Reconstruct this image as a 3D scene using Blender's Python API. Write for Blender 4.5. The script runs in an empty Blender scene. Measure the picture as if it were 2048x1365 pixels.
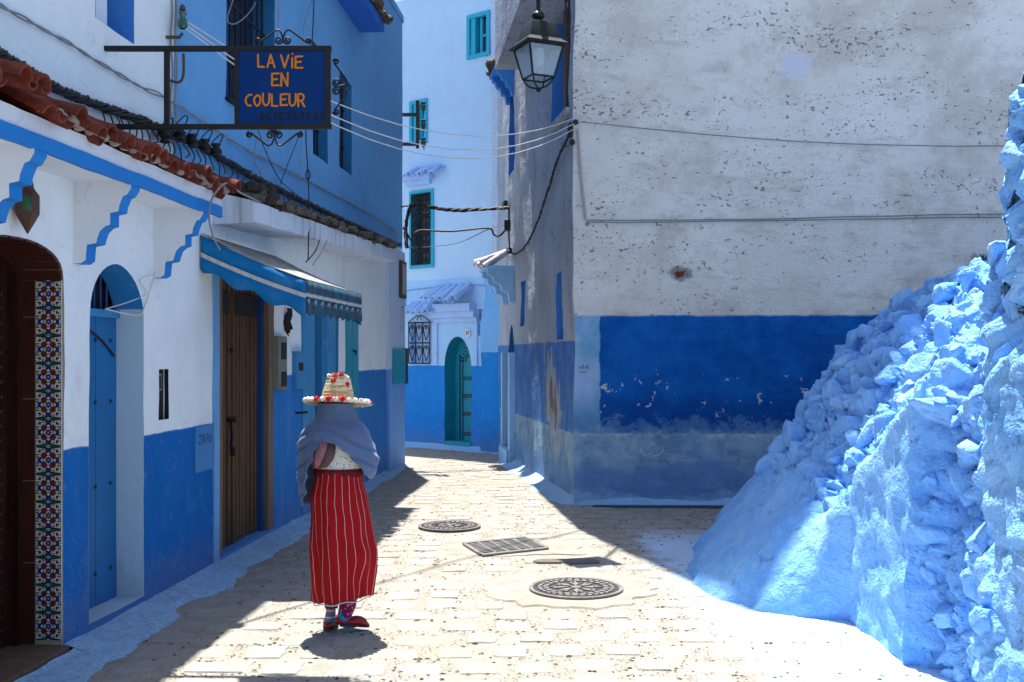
import bpy, bmesh, math, random
from mathutils import Vector, Matrix, Euler, Quaternion, noise
from mathutils.geometry import delaunay_2d_cdt
from mathutils.bvhtree import BVHTree
random.seed(7)
R = math.radians
S = bpy.context.scene
COL = S.collection

# ------------------------------------------------------------------ camera
FPX, HOR, CAMZ = 2100.0, 712.0, 1.70          # focal length in photo pixels, horizon row, eye height
cam_d = bpy.data.cameras.new('camera'); cam = bpy.data.objects.new('camera', cam_d); COL.objects.link(cam)
cam.location = (0, 0, CAMZ); cam.rotation_euler = (R(90), 0, 0)
cam_d.sensor_width = 36.0; cam_d.lens = 36.0 * FPX / 2048.0
cam_d.shift_y = (HOR - 682.5) / 2048.0
cam_d.clip_start = 0.05; cam_d.clip_end = 500
S.camera = cam
# ------------------------------------------------------------------ sky, sun, exposure
SHX, SHY = 0.082, -0.29                       # shadow displacement per metre of height
sun_dir = Vector((SHX, SHY, -1.0)).normalized()
w = bpy.data.worlds.new('World'); S.world = w; w.use_nodes = True
wn = w.node_tree; wn.nodes.clear()
wo = wn.nodes.new('ShaderNodeOutputWorld'); wb = wn.nodes.new('ShaderNodeBackground'); ws = wn.nodes.new('ShaderNodeTexSky')
ws.sky_type = 'NISHITA'; ws.sun_disc = False
ws.sun_elevation = math.asin(-sun_dir.z); ws.sun_rotation = math.atan2(-sun_dir.x, -sun_dir.y)
ws.air_density = 1.0; ws.dust_density = 1.5; ws.ozone_density = 1.0
wb.inputs['Strength'].default_value = 0.10
wn.links.new(ws.outputs[0], wb.inputs[0]); wn.links.new(wb.outputs[0], wo.inputs[0])
sl = bpy.data.lights.new('sun', 'SUN'); sl.energy = 5.0; sl.angle = R(0.5); sl.color = (1.0, 0.955, 0.89)
so = bpy.data.objects.new('sun', sl); COL.objects.link(so); so.location = (-2, 8, 25)
so.rotation_euler = sun_dir.to_track_quat('-Z', 'Y').to_euler()
S.view_settings.view_transform = 'Standard'; S.view_settings.look = 'None'
S.view_settings.gamma = 1.0; S.view_settings.use_curve_mapping = False
S.view_settings.exposure = 1.14

# ------------------------------------------------------------------ geometry helpers
def P(px, py, Y):
    return Vector(((px - 1024) * Y / FPX, Y, CAMZ - (py - HOR) * Y / FPX))
def G(px, py):
    Y = FPX * CAMZ / (py - HOR); return Vector(((px - 1024) * Y / FPX, Y, 0))

def nvec(p):
    p = Vector(p); return Vector((noise.noise(p + Vector((13.1, 4.7, 1.9))), noise.noise(p + Vector((-7.3, 21.4, 8.8))), noise.noise(p + Vector((3.6, -15.2, 27.5)))))

def wob(p, amp=0.012, f=1.3):
    v = nvec(Vector((p.x * f + 3.1, p.y * f, p.z * f)))
    v2 = nvec(Vector((p.x * f * 3.7, p.y * f * 3.7 + 9, p.z * f * 3.7)))
    return p + v * amp + v2 * amp * 0.35

class Frame:
    """vertical wall plane: o + d*u + n*off, z up"""
    def __init__(s, o, d, n):
        s.o = Vector(o); s.d = Vector(d).normalized(); s.n = Vector(n).normalized()
    def pt(s, u, z, off=0.0):
        q = s.o + s.d * u + s.n * off
        return Vector((q.x, q.y, z))
    def uz(s, px, py, off=0.0):
        r = Vector(((px - 1024) / FPX, 1.0)); o = s.o + s.n * off
        t = o.dot(s.n) / r.dot(s.n)
        q = r * t
        return ((q - o).dot(s.d), CAMZ - (py - HOR) / FPX * t)
    def u(s, px, off=0.0): return s.uz(px, 0, off)[0]
    def z(s, px, py, off=0.0): return s.uz(px, py, off)[1]

LW = Frame((-3.0244, 0), (.08, 1), (1, -.08))               # houses on the left
RF = Frame((.71, 12.06), (1, -.02), (-.02, -1))             # right building, wall facing the camera
RS = Frame((.71, 12.06), (-.149, .989), (-.989, -.149))     # right building, wall along the alley
FB = Frame((-2.086, 20.0), (.7756, -.6312), (-.6312, -.7756))

WL = {}
def wloc(o): return WL.get(o.name, Vector((0, 0, 0))) if o else Vector((0, 0, 0))

class MB:
    def __init__(s): s.v = []; s.f = []; s.m = []; s.uv = None
    def add(s, vs, fs, m=0):
        b = len(s.v); s.v.extend(Vector(q) for q in vs)
        for f in fs: s.f.append([b + i for i in f]); s.m.append(m)
        return s
    def box(s, c, sz, rot=None, m=0):
        c = Vector(c); hx, hy, hz = sz[0] / 2, sz[1] / 2, sz[2] / 2
        vs = [Vector((x, y, z)) for x in (-hx, hx) for y in (-hy, hy) for z in (-hz, hz)]
        if rot is not None: vs = [rot @ q for q in vs]
        return s.add([c + q for q in vs], [(0, 1, 3, 2), (4, 6, 7, 5), (0, 4, 5, 1), (2, 3, 7, 6), (0, 2, 6, 4), (1, 5, 7, 3)], m)
    def fbox(s, F, u0, u1, z0, z1, o0, o1, m=0, nd=0):
        vs = [F.pt(u, z, o) for u in (u0, u1) for o in (o0, o1) for z in (z0, z1)]
        if nd: vs = [wob(q, nd, 2.5) for q in vs]
        return s.add(vs, [(0, 1, 3, 2), (4, 6, 7, 5), (0, 4, 5, 1), (2, 3, 7, 6), (0, 2, 6, 4), (1, 5, 7, 3)], m)
    def tube(s, path, r, n=6, m=0, closed=False):
        path = [Vector(p) for p in path]; N = len(path)
        rs = r if isinstance(r, (list, tuple)) else [r] * N
        up = None; rings = []
        for i, p in enumerate(path):
            a = path[(i - 1) % N] if (i or closed) else p; b = path[(i + 1) % N] if (i < N - 1 or closed) else p
            t = (b - a)
            if t.length < 1e-9: t = Vector((0, 0, 1))
            t.normalize()
            if up is None:
                up = t.orthogonal().normalized()
            up = (up - t * up.dot(t))
            if up.length < 1e-6: up = t.orthogonal()
            up.normalize(); sd = t.cross(up)
            rings.append([p + (up * math.cos(k * 2 * math.pi / n) + sd * math.sin(k * 2 * math.pi / n)) * rs[i] for k in range(n)])
        vs = [q for rg in rings for q in rg]; fs = []
        for i in range(N if closed else N - 1):
            j = (i + 1) % N
            for k in range(n): fs.append((i * n + k, i * n + (k + 1) % n, j * n + (k + 1) % n, j * n + k))
        if not closed: fs.append(tuple(range(n - 1, -1, -1))); fs.append(tuple((N - 1) * n + k for k in range(n)))
        return s.add(vs, fs, m)
    def lathe(s, prof, c=(0, 0, 0), n=24, m=0, sx=1.0, sy=1.0, rot=None, square=False):
        c = Vector(c); vs = []; fs = []
        for r, z in prof:
            for k in range(n):
                a = 2 * math.pi * k / n + (math.pi / 4 if square else 0)
                q = Vector((r * math.cos(a) * sx, r * math.sin(a) * sy, z))
                vs.append(c + (rot @ q if rot is not None else q))
        for i in range(len(prof) - 1):
            for k in range(n): fs.append((i * n + k, i * n + (k + 1) % n, (i + 1) * n + (k + 1) % n, (i + 1) * n + k))
        return s.add(vs, fs, m)
    def ball(s, c, r, m=0, n=8, sc=(1, 1, 1)):
        c = Vector(c); prof = [(math.sin(math.pi * i / (n // 2 + 1)), -math.cos(math.pi * i / (n // 2 + 1))) for i in range(n // 2 + 2)]
        vs = []; fs = []
        for q, z in prof:
            for k in range(n):
                a = 2 * math.pi * k / n; vs.append(c + Vector((max(q, 1e-4) * math.cos(a) * r * sc[0], max(q, 1e-4) * math.sin(a) * r * sc[1], z * r * sc[2])))
        for i in range(len(prof) - 1):
            for k in range(n): fs.append((i * n + k, i * n + (k + 1) % n, (i + 1) * n + (k + 1) % n, (i + 1) * n + k))
        return s.add(vs, fs, m)
    def extrude(s, pts, vec, m=0, mside=None):
        """closed polygon (3d points) swept along vec"""
        pts = [Vector(p) for p in pts]; n = len(pts); vec = Vector(vec)
        vs = pts + [p + vec for p in pts]; b = len(s.v); s.v.extend(vs)
        s.f.append([b + i for i in range(n)][::-1]); s.m.append(m)
        s.f.append([b + n + i for i in range(n)]); s.m.append(m)
        for i in range(n):
            j = (i + 1) % n; s.f.append([b + i, b + j, b + n + j, b + n + i]); s.m.append(m if mside is None else mside)
        return s
    def ribbon(s, F, pts, wd, off, m=0, th=0.0015):
        """brush stroke on a wall frame: pts are (u,z)"""
        pts = [Vector(p) for p in pts]
        def disc(c):
            k = 10; s.add([F.pt(c.x + wd / 2 * math.cos(a * 2 * math.pi / k), c.y + wd / 2 * math.sin(a * 2 * math.pi / k), off) for a in range(k)], [tuple(range(k))], m)
        off0 = off
        for i in range(len(pts) - 1):
            a, b = pts[i], pts[i + 1]; t = b - a
            if t.length < 1e-6: continue
            t.normalize(); q = Vector((-t.y, t.x)) * wd / 2
            off = off0 + th * 0.04 * (i % 5)
            s.add([F.pt(*(a + q), off), F.pt(*(b + q), off), F.pt(*(b - q), off), F.pt(*(a - q), off)], [(0, 1, 2, 3)], m)
            off = off0 + th * 0.25 + th * 0.02 * (i % 7); disc(a)
        off = off0 + th * 0.42; disc(pts[-1])
        return s
    def build(s, name, mats, parent=None, smooth=True, ang=38, org=None, kind=None):
        me = bpy.data.meshes.new(name)
        c = Vector((0, 0, 0))
        if s.v:
            lo = Vector((min(q.x for q in s.v), min(q.y for q in s.v), min(q.z for q in s.v)))
            hi = Vector((max(q.x for q in s.v), max(q.y for q in s.v), max(q.z for q in s.v)))
            c = (lo + hi) / 2 if parent else Vector(((lo.x + hi.x) / 2, (lo.y + hi.y) / 2, lo.z))
        if org is not None: c = Vector(org)
        me.from_pydata([q - c for q in s.v], [], s.f)
        if not isinstance(mats, (list, tuple)): mats = [mats]
        for m in mats: me.materials.append(m)
        if any(s.m): me.polygons.foreach_set('material_index', s.m)
        bm = bmesh.new(); bm.from_mesh(me); bmesh.ops.recalc_face_normals(bm, faces=bm.faces); bm.to_mesh(me); bm.free()
        if smooth:
            me.polygons.foreach_set('use_smooth', [True] * len(me.polygons)); me.set_sharp_from_angle(angle=R(ang))
        return link(name, me, parent, c, kind)

def link(name, me, parent, c, kind=None):
    o = bpy.data.objects.new(name, me); COL.objects.link(o)
    WL[o.name] = Vector(c)
    if parent: o.parent = parent; o.location = Vector(c) - wloc(parent)
    else: o.location = c
    if kind: o['kind'] = kind
    return o
def inst(name, me, parent, loc, rot=None, scale=(1, 1, 1)):
    o = link(name, me, parent, loc)
    if rot is not None:
        if isinstance(rot, Matrix): o.rotation_euler = rot.to_euler()
        else: o.rotation_euler = rot
    o.scale = scale
    return o
def tag(o, label=None, cat=None, group=None, kind=None):
    if label: o['label'] = label
    if cat: o['category'] = cat
    if group: o['group'] = group
    if kind: o['kind'] = kind
    return o
def thing(name, label, cat, loc, group=None):
    o = bpy.data.objects.new(name, None); COL.objects.link(o); o.location = loc; o.empty_display_size = .2
    WL[o.name] = Vector(loc); return tag(o, label, cat, group)
def frot(F):
    """rotation matrix: local x along wall, y out of the wall, z up"""
    s = 1 if F.d.x * F.n.y - F.d.y * F.n.x > 0 else -1
    return Matrix(((s * F.d.x, F.n.x, 0), (s * F.d.y, F.n.y, 0), (0, 0, 1)))

def inpoly(p, poly):
    x, y = p[0], p[1]; c = False; j = len(poly) - 1
    for i in range(len(poly)):
        xi, yi = poly[i][0], poly[i][1]; xj, yj = poly[j][0], poly[j][1]
        if (yi > y) != (yj > y) and x < (xj - xi) * (y - yi) / (yj - yi) + xi: c = not c
        j = i
    return c
def resample(loop, sp, closed=True):
    out = []; n = len(loop)
    for i in range(n if closed else n - 1):
        a = Vector(loop[i]); b = Vector(loop[(i + 1) % n]); k = max(1, int(round((b - a).length / sp)))
        for j in range(k): out.append(a.lerp(b, j / k))
    if not closed: out.append(Vector(loop[-1]))
    return out
def wall_sheet(name, F, outline, holes, mat, parent, sp=.1, amp=.012, off=0.0, reveals=None, rmat=None, kind=None, fq=1.3):
    """plastered wall with openings; holes = list of (loop, depth, material or None)"""
    pts = []; edges = []
    loops = [resample(outline, sp)] + [resample(h[0], min(sp, .05)) for h in holes]
    for lp in loops:
        b = len(pts); pts.extend(lp); n = len(lp)
        edges.extend((b + i, b + (i + 1) % n) for i in range(n))
    us = [p[0] for p in outline]; zs = [p[1] for p in outline]
    u = min(us) + sp / 2
    hl = [h[0] for h in holes]; rnd = random.Random(len(pts))
    while u < max(us):
        z = min(zs) + sp / 2
        while z < max(zs):
            q = (u + rnd.uniform(-.3, .3) * sp, z + rnd.uniform(-.3, .3) * sp)
            if inpoly(q, outline) and not any(inpoly(q, h) for h in hl): pts.append(Vector(q))
            z += sp
        u += sp
    vo, eo, fo, *_ = delaunay_2d_cdt([Vector((p[0], p[1])) for p in pts], edges, [], 0, 1e-5)
    m = MB(); m.v = [wob(F.pt(p[0], p[1], off), amp, fq) for p in vo]
    for f in fo:
        c = (sum(vo[i][0] for i in f) / len(f), sum(vo[i][1] for i in f) / len(f))
        if inpoly(c, outline) and not any(inpoly(c, h) for h in hl): m.f.append(list(f)); m.m.append(0)
    o = m.build(name, mat, parent, kind=kind)
    for (h, dep, rm), lp in zip(holes, loops[1:]):
        if not dep: continue
        r = MB(); n = len(lp)
        for p in lp:
            for k in range(4):
                r.v.append(wob(F.pt(p[0], p[1], off - dep * k / 3 + (.001 if k == 0 else 0)), amp, fq))
        for i in range(n):
            j = (i + 1) % n
            for k in range(3): r.f.append([i * 4 + k, j * 4 + k, j * 4 + k + 1, i * 4 + k + 1]); r.m.append(0)
        r.build('reveal', rm or mat, parent)
    return o
def rect(u0, u1, z0, z1): return [(u0, z0), (u1, z0), (u1, z1), (u0, z1)]
def arch(u0, u1, z0, zs, zt, n=14, pw=2.0):
    c = (u0 + u1) / 2; h = (u1 - u0) / 2; pts = [(u0, z0), (u1, z0)]
    for i in range(n + 1):
        a = math.pi * i / n; ca, sa = math.cos(a), math.sin(a)
        pts.append((c + h * math.copysign(abs(ca) ** (2 / pw), ca), zs + (zt - zs) * abs(sa) ** (2 / pw)))
    return pts

# ------------------------------------------------------------------ material helpers
class NT:
    def __init__(s, name):
        s.mat = bpy.data.materials.new(name); s.mat.use_nodes = True; s.t = s.mat.node_tree; s.t.nodes.clear()
        s.out = s.t.nodes.new('ShaderNodeOutputMaterial'); s.b = s.t.nodes.new('ShaderNodeBsdfPrincipled')
        s.t.links.new(s.b.outputs[0], s.out.inputs[0]); s.pos = s.n('ShaderNodeNewGeometry').outputs['Position']
    def n(s, t, **kw):
        q = s.t.nodes.new(t)
        for k, v in kw.items(): setattr(q, k, v)
        return q
    def l(s, a, b):
        if isinstance(a, (int, float)): b.default_value = a
        elif isinstance(a, (tuple, list)): b.default_value = (*a, 1.0) if len(a) == 3 and b.type == 'RGBA' else a
        else: s.t.links.new(a, b)
    def math(s, op, a, b=0.0, clamp=False):
        q = s.n('ShaderNodeMath', operation=op, use_clamp=clamp); s.l(a, q.inputs[0]); s.l(b, q.inputs[1]); return q.outputs[0]
    def mix(s, f, a, b, blend='MIX'):
        q = s.n('ShaderNodeMix', data_type='RGBA', blend_type=blend); s.l(f, q.inputs[0]); s.l(a, q.inputs[6]); s.l(b, q.inputs[7]); return q.outputs[2]
    def scale(s, vec, sc):
        q = s.n('ShaderNodeVectorMath', operation='MULTIPLY'); s.l(vec, q.inputs[0]); q.inputs[1].default_value = sc; return q.outputs[0]
    def noise(s, sc, det=4, rough=.55, vec=None, dist=0):
        q = s.n('ShaderNodeTexNoise'); s.l(vec or s.pos, q.inputs['Vector']); q.inputs['Scale'].default_value = sc
        q.inputs['Detail'].default_value = max(1.0, det * .6); q.inputs['Roughness'].default_value = rough; q.inputs['Distortion'].default_value = dist; return q.outputs[0]
    def vor(s, sc, vec=None, feat='F1', out='Distance', rnd=1.0):
        q = s.n('ShaderNodeTexVoronoi', feature=feat); s.l(vec or s.pos, q.inputs['Vector']); q.inputs['Scale'].default_value = sc
        q.inputs['Randomness'].default_value = rnd; return q.outputs[out]
    def ss(s, x, a, b):
        q = s.n('ShaderNodeMapRange', interpolation_type='SMOOTHSTEP'); s.l(x, q.inputs[0]); s.l(a, q.inputs[1]); s.l(b, q.inputs[2]); return q.outputs[0]
    def xyz(s, vec=None):
        q = s.n('ShaderNodeSeparateXYZ'); s.l(vec or s.pos, q.inputs[0]); return q.outputs
    def obj(s): return s.n('ShaderNodeTexCoord').outputs['Object']
    def rnd(s): return s.n('ShaderNodeObjectInfo').outputs['Random']
    def bump(s, h, st=.3, dist=.02, nrm=None):
        q = s.n('ShaderNodeBump'); s.l(h, q.inputs['Height']); q.inputs['Strength'].default_value = st; q.inputs['Distance'].default_value = dist
        if nrm is not None: s.l(nrm, q.inputs['Normal'])
        s.l(q.outputs[0], s.b.inputs['Normal']); return q.outputs[0]
    def fin(s, col, rough=.85, spec=.3, metal=0.0):
        s.l(col, s.b.inputs['Base Color']); s.l(rough, s.b.inputs['Roughness']); s.b.inputs['Specular IOR Level'].default_value = spec
        s.b.inputs['Metallic'].default_value = metal; return s.mat
def mul(c, k): return tuple(min(1, x * k) for x in c)

def simple(name, col, rough=.6, var=.15, sc=8, spec=.4, metal=0, bump=.1, bsc=60, dirt=None, dk=.35):
    m = NT(name); n1 = m.noise(sc, 5, .6)
    c = m.mix(n1, mul(col, 1 - var * 1.4), mul(col, 1 + var))
    if dirt: c = m.mix(m.math('MULTIPLY', m.ss(m.noise(sc * .6 + 1.3, 6, .7), .5, .75), dk), c, dirt)
    m.bump(m.noise(bsc, 3), bump, .004)
    return m.fin(c, rough, spec, metal)

def plaster(name, top, zones=(), var=.10, grime=(.30, .30, .30), gk=.25, rough_b=.35, speck=0.0, sc=1.0, streak=.15, speck_z=99., speck_c=None, scuff=.18):
    """lime plaster; zones: (height as number or node function, colour, edge wobble, extra variation)"""
    m = NT(name); x, y, z = m.xyz()
    big = m.noise(.9 * sc, 5, .6); mid = m.noise(4.5 * sc, 6, .62); fine = m.noise(38, 4, .6)
    st = m.noise(1.0, 5, .6, m.scale(m.pos, (7, 7, .55)))
    def shade(c, k=1.0):
        a = m.mix(big, mul(c, 1 - var * k), mul(c, 1 + var * k))
        return m.mix(m.ss(mid, .35, .7), a, mul(c, 1 + var * .6 * k))
    c = shade(top)
    for th, col, wb_, k in zones:
        t = th(m, x, y, z) if callable(th) else th
        edge = m.math('ADD', z, m.math('MULTIPLY', m.math('SUBTRACT', m.noise(5, 4, .6), .5), wb_))
        f = m.ss(m.math('SUBTRACT', t, edge), -.006, .008)
        c = m.mix(f, c, shade(col, k))
    c = m.mix(m.math('MULTIPLY', m.ss(st, .52, .8), streak), c, grime)
    c = m.mix(m.math('MULTIPLY', m.ss(m.noise(2.1, 7, .7), .55, .78), gk), c, grime)
    c = m.mix(m.math('MULTIPLY', m.ss(m.math('SUBTRACT', z, m.math('MULTIPLY', m.noise(5.5, 5, .7), .75)), .10, -.35), .30), c, mul(grime, .8))   # splash dirt at the foot
    c = m.mix(m.math('MULTIPLY', m.ss(m.noise(9, 6, .75, None, .8), .60, .66), scuff), c, mul(grime, 1.15))                                   # scuffs and hairline flakes
    if speck: c = m.mix(m.math('MULTIPLY', m.math('MULTIPLY', m.ss(m.noise(48, 4, .7), .50, .68), speck), m.ss(m.math('SUBTRACT', speck_z, z), 0, .02)), c, speck_c or mul(grime, .35))
    h = m.math('ADD', m.math('MULTIPLY', mid, .9), m.math('MULTIPLY', fine, .22))
    m.bump(h, rough_b, .03)
    return m.fin(c, .9, .15)
# ------------------------------------------------------------------ materials
WHITE = (.77, .825, .85); SKYB = (.14, .365, .66); DEEP = (.004, .13, .43); PALE = (.34, .58, .88); TEAL = (.012, .30, .40)
WASH = (.33, .59, .88)
def dado_left(m, x, y, z):
    return m.math('ADD', 1.165, m.math('MULTIPLY', m.math('GREATER_THAN', y, 9.2), .345))
M_house1 = plaster('whitewashed_plaster', WHITE, [(1.168, DEEP, .03, 2.2)], var=.07, gk=.20, speck=.55, speck_z=1.15, speck_c=(.006, .075, .27), streak=.05)
M_house2 = plaster('blue_upper_plaster', SKYB, [(lambda m, x, y, z: m.math('ADD', 2.78, m.math('MULTIPLY', y, .036)), WHITE, .05, .8), (dado_left, (.022, .18, .50), .03, 1.3)], var=.13, grime=(.28, .34, .46), gk=.16, streak=.2)
M_pilaster = plaster('pilaster_plaster', (.55, .66, .82), [(1.51, (.16, .36, .74), .05, 1)], gk=.2)
M_far = plaster('pale_blue_plaster', (.54, .73, .92), [(3.12, (.40, .64, .91), .08, 1), (1.52, (.018, .24, .68), .04, 1.4)], var=.07, gk=.08, streak=.06)
M_farpier = plaster('pier_plaster', (.50, .70, .92), [(3.2, (.21, .49, .84), .2, 1), (1.76, (.018, .24, .66), .04, 1.4)], var=.09, gk=.12)
M_farstrip = plaster('peeling_plaster', (.60, .70, .84), [(3.4, (.22, .45, .86), .1, 1)], gk=.25, speck=.5)
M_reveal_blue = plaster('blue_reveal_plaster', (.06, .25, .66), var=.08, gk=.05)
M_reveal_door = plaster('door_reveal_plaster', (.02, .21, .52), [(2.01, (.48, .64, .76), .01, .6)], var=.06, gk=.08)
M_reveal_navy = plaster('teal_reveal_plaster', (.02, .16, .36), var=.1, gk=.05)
M_white = plaster('white_trim_plaster', (.70, .74, .80), var=.05, gk=.08, rough_b=.25, streak=.05)
M_blue_trim = simple('bright_blue_trim_paint', (.008, .205, .60), .7, .12, 9, bump=.25, bsc=30)
M_wash = plaster('blue_limewash', WASH, var=.16, grime=(.32, .36, .42), gk=.3, rough_b=.6, sc=2)
M_skirt = plaster('worn_limewash_kerb', (.33, .55, .80), var=.3, grime=(.24, .24, .24), gk=.5, rough_b=.6, sc=2.2, speck=.5)
M_teal = simple('teal_door_paint', TEAL, .45, .12, 6, bump=.15, dirt=(.02, .12, .16))
M_turq = simple('turquoise_frame_paint', (.02, .45, .62), .5, .1, 8)
M_bluepaint = simple('blue_door_paint', (.006, .14, .36), .45, .10, 3, bump=.12, dirt=(.02, .08, .25), dk=.4)
M_bluepaint2 = simple('mid_blue_door_paint', (.04, .25, .50), .5, .14, 5, bump=.2, dirt=(.02, .1, .3))
M_navy = simple('navy_door_paint', (.012, .05, .18), .5, .2, 6)
M_dark = simple('dark_interior', (.012, .013, .018), .8, .2, 5)
M_glass = simple('dark_window_glass', (.03, .04, .06), .12, .2, 5, spec=.6, bump=0)
M_iron = simple('black_iron', (.006, .006, .007), .6, .3, 20, spec=.4, bump=.25)
M_rust = simple('rusty_steel', (.09, .06, .05), .8, .35, 14, dirt=(.16, .07, .03))
M_black_cable = simple('black_cable_rubber', (.018, .017, .018), .6, .35, 30, bump=.3)
M_grey_cable = simple('grey_cable', (.26, .27, .28), .7, .3, 20)
M_white_wire = simple('white_wire', (.62, .60, .57), .6, .15, 20)
M_green_glass = simple('green_insulator_glass', (.008, .10, .06), .12, .2, 10, spec=.8, bump=0)
M_stud = simple('stud_iron', (.01, .015, .02), .5, .2, 30)

def wood(name, a, b, gsc=1.0, rough=.75):
    m = NT(name); x, y, z = m.xyz(m.obj())
    v = m.scale(m.pos, (60 * gsc, 60 * gsc, 2.2 * gsc)); g = m.noise(1, 6, .6, v, .6); g2 = m.noise(1, 4, .6, m.scale(m.pos, (9, 9, .7)))
    c = m.mix(m.ss(g, .3, .72), a, b); c = m.mix(m.math('MULTIPLY', m.ss(g2, .5, .75), .6), c, mul(a, .55))
    c = m.mix(m.math('MULTIPLY', m.rnd(), .35), c, mul(b, .6))
    m.bump(g, .5, .004); return m.fin(c, rough, .2)
M_wood = wood('weathered_brown_wood', (.055, .028, .014), (.15, .085, .042))
M_wood_frame = wood('pale_frame_wood', (.13, .085, .055), (.26, .19, .14))
M_wood_dark = wood('varnished_red_wood', (.018, .005, .004), (.05, .014, .010), 1, .4)
M_brown_tile = simple('glazed_brown_tile', (.055, .014, .009), .28, .25, 11, spec=.5, bump=.1, bsc=18)
M_brown_step = simple('brown_step_tile', (.16, .095, .06), .6, .25, 9, dirt=(.07, .05, .04))
M_grout = simple('grout', (.38, .34, .30), .9, .2, 30)
M_tile_white = simple('tile_white_glaze', (.62, .62, .60), .22, .06, 20, spec=.5, bump=.03)
M_tile_blue = simple('tile_blue_glaze', (.015, .025, .19), .22, .2, 40, spec=.5, bump=.03)
M_tile_brown = simple('tile_rust_glaze', (.14, .025, .012), .22, .2, 40, spec=.5, bump=.03)
M_tile_green = simple('tile_green_glaze', (.005, .05, .035), .22, .2, 40, spec=.5, bump=.03)
def terracotta(name, c1, c2, dirt, dk):
    m = NT(name); n1 = m.noise(14, 5, .65); n2 = m.noise(5, 6, .7)
    c = m.mix(m.ss(n1, .3, .7), c1, c2); c = m.mix(m.math('MULTIPLY', m.rnd(), .45), c, mul(c1, .55))
    c = m.mix(m.math('MULTIPLY', m.ss(n2, .48, .7), dk), c, dirt)
    m.bump(m.math('ADD', n1, m.noise(60, 3)), .5, .006); return m.fin(c, .85, .2)
M_terra = terracotta('terracotta', (.135, .024, .015), (.225, .050, .030), (.07, .04, .03), .5)
M_oldtile = terracotta('mossy_old_tile', (.10, .085, .07), (.24, .20, .16), (.022, .019, .016), .8)
M_bluetile = plaster('limewashed_tile', (.42, .60, .92), var=.14, gk=.2, rough_b=.5, sc=2)
M_mortar = simple('eave_mortar', (.30, .25, .20), .95, .3, 18, bump=.5, bsc=40)

# ------------------------------------------------------------------ ground, street
def street_mat(name, a, b, paint=True, rnd=False, bsc=(22, 70), bst=.6, mt=None):
    m = NT(name); x, y, z = m.xyz()
    n1 = m.noise(bsc[0] * .25, 6, .65); n2 = m.noise(bsc[1], 4, .65); n3 = m.noise(1.1, 5, .6)
    c = m.mix(m.ss(n1, .3, .7), a, b)
    if rnd: c = m.mix(m.math('MULTIPLY', m.rnd(), .30), c, mul(a, .80))
    c = m.mix(m.math('MULTIPLY', m.ss(n2, .56, .72), .55), c, mul(a, .35))
    c = m.mix(m.math('MULTIPLY', m.ss(n3, .45, .7), .3), c, (.30, .25, .185))
    if paint:
        e = m.math('ADD', m.math('MULTIPLY', m.math('SUBTRACT', m.noise(2.6, 6, .7), .5), 1.0), m.math('MULTIPLY', m.math('SUBTRACT', m.noise(26, 3, .6), .5), .3))
        lim = m.math('ADD', 1.27, m.math('MULTIPLY', m.math('SUBTRACT', y, 7.0), -.03))
        f = m.math('MULTIPLY', m.ss(m.math('SUBTRACT', m.math('ADD', x, e), lim), -.12, .16), m.ss(y, 10.6, 9.4))
        c = m.mix(m.math('MULTIPLY', f, .85), c, (.46, .62, .82))
    m.bump(m.math('ADD', m.math('MULTIPLY', n1, 1.0), m.math('MULTIPLY', n2, .5)), bst, .012)
    return m.fin(c, .9, .15)
M_mort = street_mat('street_mortar', (.27, .248, .212), (.35, .325, .28), bst=.9)
M_paver = street_mat('worn_limestone_paver', (.30, .285, .255), (.37, .355, .32), rnd=True, bsc=(30, 90), bst=.35)
M_concrete = street_mat('smooth_concrete_patch', (.32, .29, .24), (.39, .355, .30), paint=False, bsc=(14, 110), bst=.25)
M_pebble = street_mat('street_pebble', (.24, .215, .18), (.46, .42, .36), paint=True)
M_cover = simple('cast_iron_cover', (.20, .19, .18), .55, .25, 30, spec=.4, metal=.3, bump=.3, dirt=(.40, .37, .32), dk=.7)
M_cover_dark = simple('dark_cover_plate', (.045, .042, .04), .9, .3, 20)  # cover plate, darker than its raised pattern
M_earth = simple('bare_ground', (.25, .22, .18), .95, .2, .6)

g = MB(); g.add([(-150, -150, -.06), (150, -150, -.06), (150, 150, -.06), (-150, 150, -.06)], [(0, 1, 2, 3)])
tag(g.build('ground', M_earth, smooth=False), kind='structure')
st = MB(); nx, ny = 44, 150
for j in range(ny + 1):
    for i in range(nx + 1):
        x = -3.1 + 9.0 * i / nx; y = -1 + 24.0 * j / ny
        st.v.append(Vector((x, y, .010 * noise.noise(Vector((x * .9, y * .9, 0))) - .006)))
for j in range(ny):
    for i in range(nx): a = j * (nx + 1) + i; st.f.append([a, a + 1, a + nx + 2, a + nx + 1]); st.m.append(0)
street = tag(st.build('street', M_mort, org=(0, 10, 0)), kind='structure')
def gz(x, y): return .010 * noise.noise(Vector((x * .9, y * .9, 0))) - .006

MAN1 = G(1152, 1179); MAN2 = G(899, 1054); DRAIN = [G(930, 1090), G(1050, 1076), G(1092, 1099), G(968, 1110)]
def in_patch(x, y):
    p = Vector((x, y, 0))
    if ((x - MAN1.x + .05) / .62) ** 2 + ((y - MAN1.y - .05) / .62) ** 2 < 1: return True
    if ((x - MAN2.x) / .46) ** 2 + ((y - MAN2.y) / .46) ** 2 < 1: return True
    if -.62 < x - (DRAIN[0].x + DRAIN[2].x) / 2 < .75 and -.45 < y - (DRAIN[0].y + DRAIN[2].y) / 2 < .42: return True
    return False
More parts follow.
